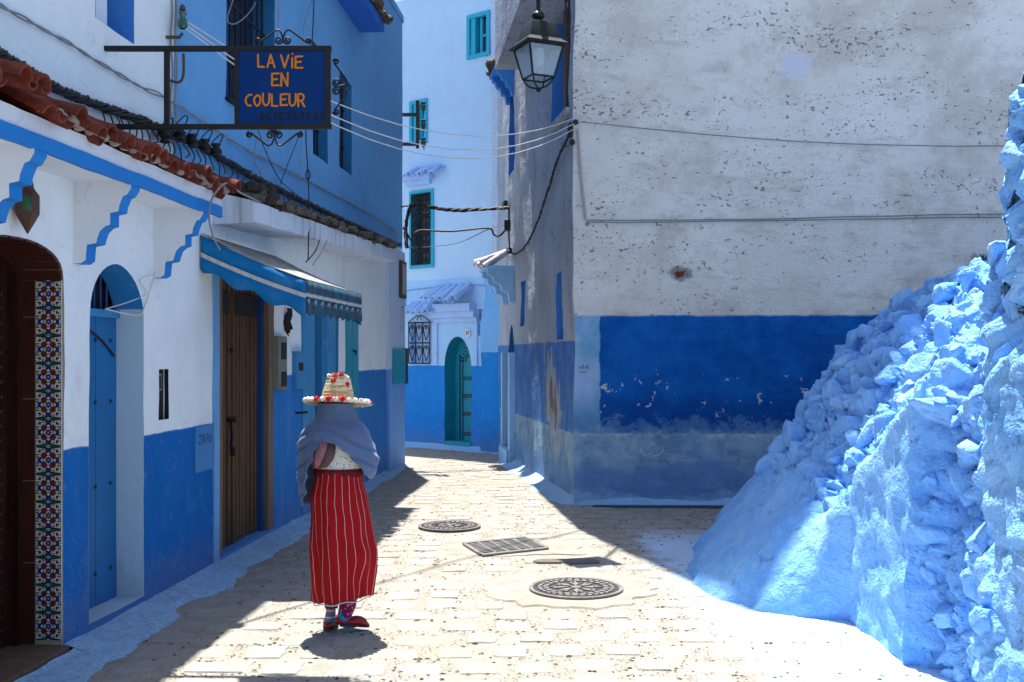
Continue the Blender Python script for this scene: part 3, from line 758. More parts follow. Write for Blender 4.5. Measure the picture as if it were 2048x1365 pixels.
for Wn, nb in ((W1, 9), (W2, 5), (W3, 5)):            # grilles and dark panes
    (ua, za), (ub, zb) = Wn[0], Wn[2]
    m = MB(); m.fbox(LW, ua, ub, za, zb, -.30, -.262); win = m.build('window', M_glass, H2, smooth=False)
    m = MB()
    for i in range(nb): u = ua + (ub - ua) * (i + .5) / nb; m.tube([LW.pt(u, za - .01, -.10), LW.pt(u, zb + .01, -.10)], .011, 6)
    for q in (.3, .72): m.tube([LW.pt(ua, za + (zb - za) * q, -.10), LW.pt(ub, za + (zb - za) * q, -.10)], .012, 6)
    m.build('grille', M_iron, win)
    m = MB(); m.fbox(LW, ua, ua + .05, za, zb, -.262, -.22); m.fbox(LW, ub - .05, ub, za, zb, -.262, -.22); m.fbox(LW, (ua + ub) / 2 - .03, (ua + ub) / 2 + .03, za, zb, -.261, -.225); m.build('frame', M_navy, win, smooth=False)
m = MB(); m.fbox(LW, L2(453) - .02, L2(550) + .02, 3.79, 3.815, -.1, .03); m.build('window_sill', M_iron, H2, smooth=False)
# -- plank door
m = MB(); m.fbox(LW, UL - .085, UL + .03, .05, 2.55, -.01, .014, nd=.006); m.build('door_surround', plaster('pale_blue_edge', (.16, .38, .66), var=.2, gk=.25), H2)
q0, q1 = L2(447), L2(534)
m = MB(); m.fbox(LW, d0 + .0, q0 - .01, .05, 2.34, -.13, -.005, nd=.004); m.build('door_frame', M_wood_frame, H2)
m = MB(); m.fbox(LW, q1 + .055, d1 - .0, .05, 2.34, -.13, -.005, nd=.004); m.build('door_frame', M_wood_frame, H2)
m = MB(); m.fbox(LW, q1 - .01, q1 + .05, .05, 2.34, -.135, -.045); m.build('door_post', M_navy, H2)
m = MB(); m.fbox(LW, d0, d1, .05, 2.34, -.2, -.134); bk = m.build('door', M_dark, H2)
qc = L2(483.5); rnp = random.Random(5)
for a, b, n in ((q0, qc - .012, 5), (qc + .012, q1 - .012, 7)):
    for i in range(n):
        ua = a + (b - a) * i / n; ub = a + (b - a) * (i + 1) / n
        mm = MB(); of = -.10 + rnp.uniform(-.006, .006); zb = .09 + rnp.uniform(0, .02)
        mm.fbox(LW, ua + .003, ub - .003, zb, 2.33, -.132, of); mm.fbox(LW, ua + .012, ub - .012, zb, 2.33, of, of + .007); mm.build('plank', M_wood, bk, smooth=False)
m = MB(); m.fbox(LW, qc - .014, qc + .014, .09, 2.3, -.133, -.112); m.build('meeting_gap', M_dark, bk)
for a, b in ((q0 + .05, qc - .07), (qc + .07, q1 - .05)):
    m = MB(); lp = [(a + .02, 2.05), (b - .02, 2.05), (b, 2.08), (b, 2.24), (a, 2.24), (a, 2.08)]; m.extrude([LW.pt(u, z, -.094) for u, z in lp], LW.pt(0, 0, .012) - LW.pt(0, 0, 0)); m.build('upper_panel', M_dark, bk)
zc = LW.z(480, 840)
m = MB(); m.fbox(LW, qc - .10, qc + .10, zc - .015, zc + .018, -.098, -.07); m.tube([LW.pt(qc - .07, zc, -.07), LW.pt(qc - .07, zc, -.035), LW.pt(qc - .06, zc - .02, -.03)], .014, 8)
m.build('bolt', M_iron, bk)
m = MB(); pts = [LW.pt(qc - .05 + .03 * math.sin(t * 3), zc - .02 - .22 * t, -.075) for t in [i / 8 for i in range(9)]]; m.tube(pts, .013, 6); m.ball(LW.pt(qc - .02, zc - .27, -.07), .035, n=8, sc=(.8, .6, 1.2)); m.build('padlock', M_iron, bk)
m = MB(); m.ball(LW.pt(qc - .03, LW.z(477, 703), -.085), .028, n=8); m.build('knob', M_iron, bk)
# -- panelled blue shop door (one leaf ajar) and teal leaf
m = MB(); m.fbox(LW, s0, s1, .06, 2.38, -.2, -.145); m.build('shop_recess', M_dark, H2)
ua, ub = s0, L2(627); m = MB(); m.fbox(LW, ua, ub, .08, 2.36, -.14, .015, nd=.003); m.build('shop_door_jamb', M_bluepaint2, H2)
ua, ub = L2(629), L2(641); m = MB(); m.fbox(LW, ua, ub, .1, 2.3, -.13, -.07); m.build('shop_door', M_bluepaint, H2)
ua, ub = L2(648), L2(675); m = MB(); m.fbox(LW, ua, ub, .1, 2.33, -.12, -.02); sd = m.build('shop_door', M_bluepaint2, H2)
for k in range(5):
    za = .2 + k * .42; m = MB(); m.fbox(LW, ua + .09, ub - .09, za, za + .34, -.021, -.006); m.fbox(LW, ua + .14, ub - .14, za + .05, za + .29, -.0062, .004); m.build('panel', M_bluepaint2, sd)
m = MB(); m.fbox(LW, t0, t1, .1, 2.40, -.06, -.012); tl = m.build('teal_door', M_teal, H2)
tm = (t0 + t1) / 2
for a, b in ((t0 + .02, tm - .01), (tm + .01, t1 - .02)):
    m = MB(); m.fbox(LW, a, b, .12, 2.38, -.012, .012); m.build('leaf', M_teal, tl)
m = MB(); m.tube([LW.pt(tm + .02, 1.76, .012), LW.pt(tm + .02, 1.76, .05), LW.pt(tm - .03, 1.72, .055)], .012, 6); m.build('latch', M_iron, tl)
# -- concrete canopy slab with mossy tile edge
V0, V1 = 8.29, 14.05; m = MB(); N = 60
for i in range(N + 1):
    t = i / N; u = V0 + (V1 - V0) * t; zb = 2.74 + .21 * t; dd = .345
    for o, z in ((-.02, zb), (dd - .02, zb), (dd, zb + .01), (dd, zb + .17), (dd - .05, zb + .19), (-.02, zb + .26)): m.v.append(wob(LW.pt(u, z, o), .012, 2.2))
for i in range(N):
    for k in range(6): m.f.append([i * 6 + k, i * 6 + (k + 1) % 6, (i + 1) * 6 + (k + 1) % 6, (i + 1) * 6 + k]); m.m.append(0)
m.f.append(list(range(6))); m.m.append(0); m.f.append([N * 6 + k for k in range(6)]); m.m.append(0)
M_slab = plaster('stained_canopy_plaster', (.60, .66, .74), var=.1, grime=(.10, .09, .08), gk=.4, streak=.65)
m.build('canopy', M_slab, H2, ang=50)
n = 52; rn2 = random.Random(21); cov = [shared(barrel(.044 * s_, .054 * s_, .2, .012, 7), M_oldtile) for s_ in (.85, 1, 1.15)]
for i in range(n):
    t = (i + .5) / n; u = V0 + .02 + (V1 - V0) * t; zb = 2.74 + .21 * t
    rot = frot(LW) @ Matrix.Rotation(R(-13) + rn2.uniform(-.16, .14), 3, 'X') @ Matrix.Rotation(rn2.uniform(-.2, .2), 3, 'Z')
    if rn2.random() < .9: inst('edge_tile', rn2.choice(cov), H2, LW.pt(u + rn2.uniform(-.02, .02), zb + .225 + rn2.uniform(-.015, .02), .185 + rn2.uniform(-.03, .035)), rot)
m = MB()
for i in range(620):
    t = rn2.random(); u = V0 + (V1 - V0) * t; zb = 2.74 + .21 * t; r_ = rn2.uniform(.018, .05) * (1.5 if t < .12 else 1)
    o = rn2.uniform(.02, .36); m.ball(LW.pt(u, zb + .20 + (.36 - o) * .12 + (rn2.uniform(0, .10) if t < .1 else 0), o), r_, n=6, sc=(1, 1, .8))
mo = m.build('moss_and_debris', simple('dry_moss', (.035, .029, .023), .95, .4, 25, bump=.9, bsc=50), H2, kind='stuff')
# -- roof canopy high up, corner pilaster
m = MB(); ua, ub = 10.6, 13.53; m.fbox(LW, ua, ub, 5.85, 5.97, -.02, .31); m.build('upper_canopy', simple('bright_soffit_paint', (.02, .15, .60), .8, .1, 4), H2, smooth=False)
tile_row(LW, H2, ua, ub + .05, .40, 5.985, .42, R(24), .15, M_oldtile, seed=3, jit=1.2)
m = MB(); ua = L2(779, .05); m.fbox(LW, ua, U2 - .004, -.05, 3.3, -.01, .045, nd=.006); m.build('corner_pilaster', M_pilaster, H2)

# ================================================================== pale blue house closing the street
H3 = thing('pale_blue_house', 'pale blue house with arched teal door closing the end of the street', 'house', (-1.1, 19.2, 0))
f = lambda px, py, off=0: FB.uz(px, py, off)
uR = FB.u(987)
def frect(x0, y0, x1, y1, off=0):
    a = f(x0, y1, off); b = f(x1, y1, off); c = f(x1, y0, off); d = f(x0, y0, off); return [a, b, c, d]
K1 = frect(941, 30, 975, 112); K2 = frect(826, 206, 850, 284); K3 = frect(826, 386, 863, 531); K4 = frect(821, 645, 863, 727); K5 = frect(957, 619, 968, 671)
da, db = f(890, 895)[0], f(943, 895)[0]; zsp = f(915, 735)[1]; ztp = f(915, 673)[1]
AD = arch(da, db, .02, zsp, ztp, 16, 2)
wall_sheet('wall', FB, rect(-2.5, uR, -.1, FB.z(800, 4)), [(AD, .30, M_teal), (K1, .14, M_turq), (K2, .14, M_turq), (K3, .12, M_turq), (K4, .12, M_far), (K5, .12, M_far)], M_far, H3, sp=.13, amp=.02)
zt3 = FB.z(800, 4)
m = MB(); m.fbox(FB, -2.5, 3.4, -.1, zt3 - .02, -4, -.45); m.build('rear_wall', M_far, H3, smooth=False)
m = MB(); m.fbox(FB, uR - .01, uR + 1.4, -.05, zt3 + .02, -.40, .035); m.build('side_strip', M_farstrip, H3)
# lower pier right of the door
m = MB(); up_ = FB.u(973); 
for i in range(13):
    z = -.05 + i * .26; o = .10 + (.03 * math.sin(i)) if z < 2.3 else .10 * max(0, 1 - (z - 2.3) / .5)
    for u, oo in ((up_ - .03, -.02), (up_, o), (uR + .9, o + .03), (uR + .95, -.02)): m.v.append(wob(FB.pt(u, z, oo + .04), .025, 2))
for i in range(12):
    for k in range(3): a = i * 4 + k; m.f.append([a, a + 1, a + 5, a + 4]); m.m.append(0)
m.build('lower_pier', M_farpier, H3)
# teal door and studs
m = MB(); m.fbox(FB, da - .05, db + .05, .02, ztp + .05, -.36, -.29); td = m.build('door', M_teal, H3)
m = MB(); dw = db - da; m.v = []
def stud(u, z): m.box(FB.pt(u, z, -.286), (.032, .012, .024), frot(FB))
def fs(px, py): u_, z_0 = FB.uz(px, py, -.286); stud(u_, z_0)
for k in range(44): fs(920, 712 + k * 4.0); fs(925.5, 716 + k * 4.0)
for py in (697, 755, 759, 790, 794, 826, 830, 866, 870):
    for k in range(4): fs(929 + k * 4.2, py)
for r_ in (12, 17, 22):
    for k in range(5): fs(943 - r_ * .95 * math.cos(k * .33), 722 - r_ * math.sin(k * .33))
m.build('studs', M_stud, td, kind='stuff')
m = MB(); m.fbox(FB, da, db, .02, .14, -.3, .03); m.build('door_sill', M_teal, H3)
# door surround with stepped cornice
m = MB(); e0, e1 = FB.u(868), FB.u(948)
for (x0, x1, z0, z1, o) in ((e0 + .07, e1 + .10, FB.z(905, 645), FB.z(905, 636), .06), (e0 - .02, e1 + .08, FB.z(905, 636), FB.z(905, 624), .12), (e0 - .1, e1 + .05, FB.z(905, 624), FB.z(905, 609), .19)): m.fbox(FB, x0, x1, z0, z1, -.02, o, nd=.008)
m.fbox(FB, FB.u(866), FB.u(876), 1.52, FB.z(905, 645), -.02, .03, nd=.004); m.fbox(FB, FB.u(950), FB.u(956), 1.52, FB.z(905, 645), -.02, .03, nd=.004)
m.build('door_surround', M_bluetile, H3)
tile_row(FB, H3, FB.u(846, .3), FB.u(921, .3), .42, FB.z(890, 602, .4), .50, R(32), .155, M_bluetile, seed=6, jit=1)
tile_row(FB, H3, FB.u(806, .2), FB.u(866, .2), .30, FB.z(830, 626, .3), .36, R(30), .15, M_bluetile, seed=8, jit=1)
m = MB()
for x0, x1, y0, y1, o in ((812, 870, 352, 362, .16), (818, 864, 362, 372, .09)): m.fbox(FB, FB.u(x0), FB.u(x1), FB.z(840, y1), FB.z(840, y0), -.02, o, nd=.008)
m.build('window_cornice', M_bluetile, H3)
tile_row(FB, H3, FB.u(806, .2), FB.u(873, .2), .25, FB.z(835, 352, .2), .30, R(30), .14, M_bluetile, seed=12, jit=1)
def grille(Wn, nv, off, parent, hearts=False, curls=True, r=.011):
    (ua, za), (ub, zb) = Wn[0], Wn[2]; m = MB()
    for i in range(nv + 1): u = ua + (ub - ua) * i / nv; m.tube([FB.pt(u, za, off), FB.pt(u, zb, off)], r, 5)
    nh = 2 if hearts else 4
    for i in range(nh + 1): z = za + (zb - za) * i / nh; m.tube([FB.pt(ua, z, off), FB.pt(ub, z, off)], r, 5)
    for i in range(nv):
        for j in range(nh):
            u = ua + (ub - ua) * (i + .5) / nv; z0 = za + (zb - za) * j / nh; h = (zb - za) / nh; wd = (ub - ua) / nv
            for s in (-1, 1):
                pts = [(u, z0 + h * .12), (u + s * wd * .36, z0 + h * .55), (u + s * wd * .30, z0 + h * .80), (u + s * wd * .08, z0 + h * .84), (u + s * wd * .10, z0 + h * .68)]
                m.tube([FB.pt(q[0], q[1], off) for q in catmull([(a, b, 0) for a, b in pts], 4)], r * .75, 5)
    return m.build('grille', M_iron, parent)
for Kn, gl, nv, hh in ((K1, 0, 0, 0), (K2, 0, 0, 0), (K3, 1, 5, False), (K4, 1, 3, True)):
    (ua, za), (ub, zb) = Kn[0], Kn[2]
    m = MB(); m.fbox(FB, ua - .02, ub + .02, za - .02, zb + .04, -.2, -.10); win = m.build('window', M_glass if Kn is not K4 else M_bluetile, H3, smooth=False)
    m = MB(); t_ = .07; mt = M_turq if Kn is not K4 else M_far
    if Kn is not K4:
        for o, u0_, u1_, z0_, z1_ in ((0, ua - t_, ua, za - t_, zb + t_), (0, ub, ub + t_, za - t_, zb + t_), (0, ua, ub, za - t_, za), (0, ua, ub, zb, zb + t_)): m.fbox(FB, u0_, u1_, z0_, z1_, -.05, .035)
        if not gl:
            m.fbox(FB, (ua + ub) / 2 - .03, (ua + ub) / 2 + .03, za, zb, -.1, -.06); m.fbox(FB, (ua + ub) / 2, ub, (za + zb) / 2 - .02, (za + zb) / 2 + .02, -.1, -.06)
            m.fbox(FB, ua + .02, ua + .12, za, zb, -.10, .01)
        m.build('frame', mt, win, smooth=False)
    if gl: grille(Kn, nv, .045, win, hh, r=.012 if hh else .010)
m = MB(); (ua, za), (ub, zb) = K4[0], K4[2]; um = (ua + ub) / 2
for s in (-1, 1): m.tube([FB.pt(q[0], q[1], .045) for q in catmull([(um + s * .30, zb, 0), (um + s * .12, zb + .10, 0), (um + s * .02, zb + .13, 0), (um + s * .06, zb + .05, 0)], 6)], .009, 5)
m.build('grille_crest', M_iron, win)
(ua, za), (ub, zb) = K5[0], K5[2]
m = MB(); m.fbox(FB, ua - .02, ub + .02, za, zb, -.2, -.11); sw = m.build('slot_window', M_glass, H3, smooth=False)
m = MB(); m.tube([FB.pt((ua + ub) / 2, za, -.03), FB.pt((ua + ub) / 2, zb, -.03)], .014, 6); m.tube([FB.pt(ua, (za + zb) / 2, -.03), FB.pt(ub, (za + zb) / 2, -.03)], .012, 6); m.build('bar', M_white, sw)

# ================================================================== right building
H4 = thing('weathered_building', 'big weathered white building with deep blue band on the right corner', 'house', (1.5, 12.5, 0))
HT = 17.3
def peeling_mat(name, front):
    m = NT(name); x, y, z = m.xyz()
    big = m.noise(.55, 5, .6); mid = m.noise(3.2, 12, .68); hv = m.scale(m.pos, (2.2, 2.2, 6.5)); lum = m.noise(1, 9, .62, hv, .3)
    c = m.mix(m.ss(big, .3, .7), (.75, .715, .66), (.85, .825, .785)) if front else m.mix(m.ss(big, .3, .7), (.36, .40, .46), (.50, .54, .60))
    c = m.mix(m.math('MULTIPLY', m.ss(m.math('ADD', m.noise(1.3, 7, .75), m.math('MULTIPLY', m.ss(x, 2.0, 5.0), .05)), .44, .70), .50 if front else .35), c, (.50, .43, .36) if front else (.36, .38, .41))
    c = m.mix(m.math('MULTIPLY', m.ss(lum, .52, .72), .38), c, (.40, .37, .35))
    # pits and holes, denser high up and to the right
    pit = m.noise(1, 3, .7, m.scale(m.pos, (17, 17, 27)), .5); dens = m.noise(1, 6, .65, m.scale(m.pos, (.55, .55, 2.3)))
    hi = m.math('MULTIPLY', m.ss(z, 2.9, 3.5), .030)
    th = m.math('SUBTRACT', .735, m.math('ADD', m.math('MULTIPLY', m.ss(dens, .38, .66), .115), hi))
    pf = m.ss(m.math('SUBTRACT', pit, th), 0, .03)
    c = m.mix(m.math('MULTIPLY', pf, .70), c, m.mix(m.noise(9, 2), (.05, .045, .05), (.22, .10, .06)))
    fine = m.noise(55, 3, .6); fp = m.math('MULTIPLY', m.ss(fine, .60, .70), m.ss(dens, .35, .62))
    c = m.mix(m.math('MULTIPLY', fp, .55), c, (.13, .11, .10))
    wv = m.math('MULTIPLY', m.math('SUBTRACT', m.noise(3.5, 5, .65), .5), .05)
    ze = m.math('ADD', z, wv)
    # lower paint layers
    def band(z0, z1, s=.010): return m.math('MULTIPLY', m.ss(ze, z0 - s, z0 + s), m.math('SUBTRACT', 1.0, m.ss(ze, z1 - s, z1 + s)))
    low = m.mix(m.ss(mid, .35, .68), (.16, .30, .48), (.34, .50, .64)); low = m.mix(m.math('MULTIPLY', m.ss(m.noise(6, 5, .7), .5, .72), .5), low, (.10, .13, .19))
    zl = m.math('ADD', z, m.math('MULTIPLY', m.math('SUBTRACT', m.noise(1.7, 9, .68), .5), .75))
    low = m.mix(m.math('MULTIPLY', m.ss(zl, .56, .36), .8), low, m.mix(mid, (.06, .17, .42), (.20, .36, .62)))
    low = m.mix(m.math('MULTIPLY', m.ss(zl, .16, .02), .7), low, (.36, .52, .74))
    if front:
        top_z = 2.16
        blue = m.mix(m.ss(mid, .3, .7), (.005, .085, .36), (.008, .15, .50)); dk = m.ss(m.math('ADD', ze, m.math('MULTIPLY', m.noise(2.5, 5, .6), .35)), 1.52, 1.20)
        blue = m.mix(m.math('MULTIPLY', dk, .65), blue, (.004, .055, .27))
        chipz = m.math('MULTIPLY', m.ss(z, .90, 1.2), m.math('SUBTRACT', 1.0, m.ss(z, 1.25, 1.75)))
        cth = m.math('SUBTRACT', .72, m.math('MULTIPLY', chipz, .115)); chip = m.ss(m.math('SUBTRACT', m.noise(6.5, 6, .72, None, .6), cth), 0, .012)
        blue = m.mix(m.math('MULTIPLY', chip, .9), blue, (.50, .52, .54))
        strip = m.mix(m.ss(mid, .35, .65), (.16, .40, .62), (.36, .52, .76)); strip = m.mix(m.math('MULTIPLY', m.ss(ze, 1.35, 1.0), .7), strip, (.05, .25, .45))
        sx = m.math('ADD', x, m.math('MULTIPLY', m.math('SUBTRACT', m.noise(5, 4, .6), .5), .07))
        isb = m.ss(sx, .995, 1.015)
        bc = m.mix(isb, strip, blue)
        bc = m.mix(m.math('MULTIPLY', m.ss(m.math('ADD', m.noise(7, 12, .75), m.math('MULTIPLY', m.ss(z, 1.22, .80), .30)), .66, .76), .75), bc, m.mix(mid, (.05, .17, .40), (.16, .32, .55)))
        c = m.mix(band(.80, 2.16, .016), c, bc)
        lowb = m.math('SUBTRACT', 1.0, m.ss(m.math('ADD', ze, m.math('MULTIPLY', m.math('SUBTRACT', m.noise(5, 10, .75), .5), .42)), .76, .88)); c = m.mix(lowb, c, low)
        # the broken patch
        dx = m.math('MULTIPLY', m.math('SUBTRACT', x, 1.945), 1.0); dz = m.math('MULTIPLY', m.math('SUBTRACT', z, 2.64), 1.6)
        d = m.math('SQRT', m.math('ADD', m.math('MULTIPLY', dx, dx), m.math('MULTIPLY', dz, dz))); d = m.math('ADD', d, m.math('MULTIPLY', m.math('SUBTRACT', m.noise(11, 5, .7), .5), .22))
        c = m.mix(m.math('MULTIPLY', m.ss(d, .17, .10), .75), c, (.16, .15, .16)); c = m.mix(m.ss(d, .075, .055), c, (.16, .05, .025))
        # pale lump of filler
        dx = m.math('MULTIPLY', m.math('SUBTRACT', x, 3.25), .8); dz = m.math('SUBTRACT', z, 5.02); d2 = m.math('SQRT', m.math('ADD', m.math('MULTIPLY', dx, dx), m.math('MULTIPLY', dz, dz)))
        d2 = m.math('ADD', d2, m.math('MULTIPLY', m.math('SUBTRACT', m.noise(8, 4, .6), .5), .1)); c = m.mix(m.ss(d2, .16, .14), c, (.68, .70, .76))
    else:
        blue = m.mix(m.ss(mid, .3, .7), (.05, .16, .44), (.11, .27, .60)); blue = m.mix(m.math('MULTIPLY', m.ss(m.noise(1, 5, .6, m.scale(m.pos, (6, 6, .8))), .5, .75), .5), blue, (.05, .12, .30))
        c = m.mix(band(.80, 1.875), c, blue); c = m.mix(m.math('SUBTRACT', 1.0, m.ss(ze, .79, .81)), c, low)
        # flaking scar with brick behind
        dy = m.math('MULTIPLY', m.math('SUBTRACT', y, m.math('ADD', 13.35, m.math('MULTIPLY', m.math('SUBTRACT', z, 1.2), .35))), .62); dz = m.math('MULTIPLY', m.math('SUBTRACT', z, 1.12), .42)
        d = m.math('SQRT', m.math('ADD', m.math('MULTIPLY', dy, dy), m.math('MULTIPLY', dz, dz))); d = m.math('ADD', d, m.math('MULTIPLY', m.math('SUBTRACT', m.noise(1, 6, .7, m.scale(m.pos, (5, 5, 1.7))), .5), .9))
        c = m.mix(m.ss(d, .27, .24), c, m.mix(mid, (.30, .36, .44), (.40, .44, .50))); c = m.mix(m.math('MULTIPLY', m.ss(d, .11, .05), .8), c, (.17, .10, .075))
        stn = m.noise(1, 5, .65, m.scale(m.pos, (5, 5, .5))); c = m.mix(m.math('MULTIPLY', m.ss(stn, .5, .72), .45), c, (.20, .20, .21))
    h = m.math('ADD', m.math('MULTIPLY', lum, 1.0), m.math('SUBTRACT', m.math('MULTIPLY', m.noise(30, 4, .6), .25), m.math('MULTIPLY', pf, .6)))
    m.bump(h, .7, .05)
    return m.fin(c, .92, .1)
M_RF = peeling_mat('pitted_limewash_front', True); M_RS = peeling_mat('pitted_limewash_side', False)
wall_sheet('front_wall', RF, rect(0, 9, -.1, HT), [], M_RF, H4, sp=.13, amp=.03)
def rrect(x0, y0, x1, y1): a = RS.uz(x0, (y0 + y1) / 2); b = RS.uz(x1, (y0 + y1) / 2); zt = RS.z((x0 + x1) / 2, y0); zb = RS.z((x0 + x1) / 2, y1); return rect(min(a[0], b[0]), max(a[0], b[0]), zb, zt)
S1 = rrect(1041, 562, 1049, 652); S2 = rrect(1112, 545, 1124, 678); S3 = rrect(1102, -60, 1140, 238); S4 = rrect(1018, 170, 1029, 345)
ud0, ud1 = RS.u(1028), RS.u(1016); SD = arch(ud0, ud1, .12, RS.z(1022, 735), RS.z(1022, 650), 14, 2)
ends = RS.u(1013)
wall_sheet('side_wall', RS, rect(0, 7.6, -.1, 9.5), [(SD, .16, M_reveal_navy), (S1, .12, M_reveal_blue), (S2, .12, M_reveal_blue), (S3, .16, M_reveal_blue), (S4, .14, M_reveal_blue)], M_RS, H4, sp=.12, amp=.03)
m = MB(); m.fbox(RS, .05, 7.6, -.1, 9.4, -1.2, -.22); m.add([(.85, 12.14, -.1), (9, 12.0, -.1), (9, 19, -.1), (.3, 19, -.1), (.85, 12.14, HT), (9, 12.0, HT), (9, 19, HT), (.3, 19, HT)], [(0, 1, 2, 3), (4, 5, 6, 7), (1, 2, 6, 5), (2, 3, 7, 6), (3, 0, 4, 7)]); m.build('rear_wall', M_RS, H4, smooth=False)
m = MB(); m.add([(.16, 12.03, 5.95), (.73, 12.03, 5.95), (.60, 15.6, 5.95), (-.25, 15.6, 5.95), (.16, 12.03, HT), (.73, 12.03, HT), (.60, 15.6, HT), (-.25, 15.6, HT)], [(0, 1, 2, 3), (4, 5, 6, 7), (0, 1, 5, 4), (1, 2, 6, 5), (2, 3, 7, 6), (3, 0, 4, 7)]); m.build('upper_storey', M_RS, H4, smooth=False)
m = MB(); m.fbox(RS, ud0 - .05, ud1 + .05, .1, 2.4, -.22, -.15); m.build('side_door', simple('dark_teal_paint', (.01, .06, .12), .5, .2, 5), H4)
m = MB(); m.fbox(RS, ud0 - .16, ud0 - .005, .0, 1.75, -.01, .10, nd=.01); m.fbox(RS, ud1 + .005, ud1 + .12, 0, 1.75, -.01, .10, nd=.01); m.build('door_jamb', M_wash, H4)
m = MB(); m.fbox(RS, ud0 - .1, ud1 + .1, -.02, .22, -.01, .14, nd=.01); m.build('door_step', M_wash, H4)
for Sn in (S1, S2, S3, S4):
    (ua, za), (ub, zb) = Sn[0], Sn[2]; m = MB(); m.fbox(RS, ua - .03, ub + .03, za, zb, -.22, -.115 if Sn is not S3 else -.15); win = m.build('window', M_bluepaint2 if Sn in (S2, S3) else M_navy, H4, smooth=False)
(ua, za), (ub, zb) = S3[0], S3[2]; m = MB(); m.fbox(RS, (ua + ub) / 2 - .05, (ua + ub) / 2 + .09, za, zb, -.149, -.06); m.build('shutter_edge', M_wood_frame, win)
m = MB(); m.fbox(RS, ua - .04, ub + .05, za - .06, za, -.05, .06, nd=.005); m.build('window_sill', M_RS, H4)
# side canopies seen edge-on
def side_canopy(u0, u1, z0, dep, h, tm, bm_, seed):
    m = MB(); pr = [(-.02, z0 + h), (dep, z0 + h), (dep, z0 + h * .84), (dep * .82, z0 + h * .78), (dep * .74, z0 + h * .60), (dep * .52, z0 + h * .55), (dep * .46, z0 + h * .34), (dep * .24, z0 + h * .28), (dep * .18, z0), (-.02, z0)]
    for ua in (u0, u1 - .14):
        mm = MB(); mm.extrude([RS.pt(ua, z, o) for o, z in pr], RS.pt(.14, 0, 0) - RS.pt(0, 0, 0)); mm.build('canopy_bracket', bm_, H4, smooth=False)
    m = MB(); m.fbox(RS, u0 - .05, u1 + .05, z0 + h, z0 + h + .05, -.02, dep + .03, nd=.006); m.build('canopy', bm_, H4)
    tile_row(RS, H4, u0 - .05, u1 + .05, dep + .10, z0 + h + .06, dep * 1.12, R(26), .15, tm, seed=seed, jit=1.1)
M_tile_wash2 = plaster('half_washed_tile', (.55, .52, .55), var=.25, grime=(.36, .20, .15), gk=.6, rough_b=.6, sc=3)
side_canopy(RS.u(1029), RS.u(1015) + .1, RS.z(1028, 605), .42, .52, M_tile_wash2, M_wash, 31)
side_canopy(RS.u(1030), RS.u(1017), RS.z(1030, 190), .28, .42, M_oldtile, M_reveal_blue, 32)
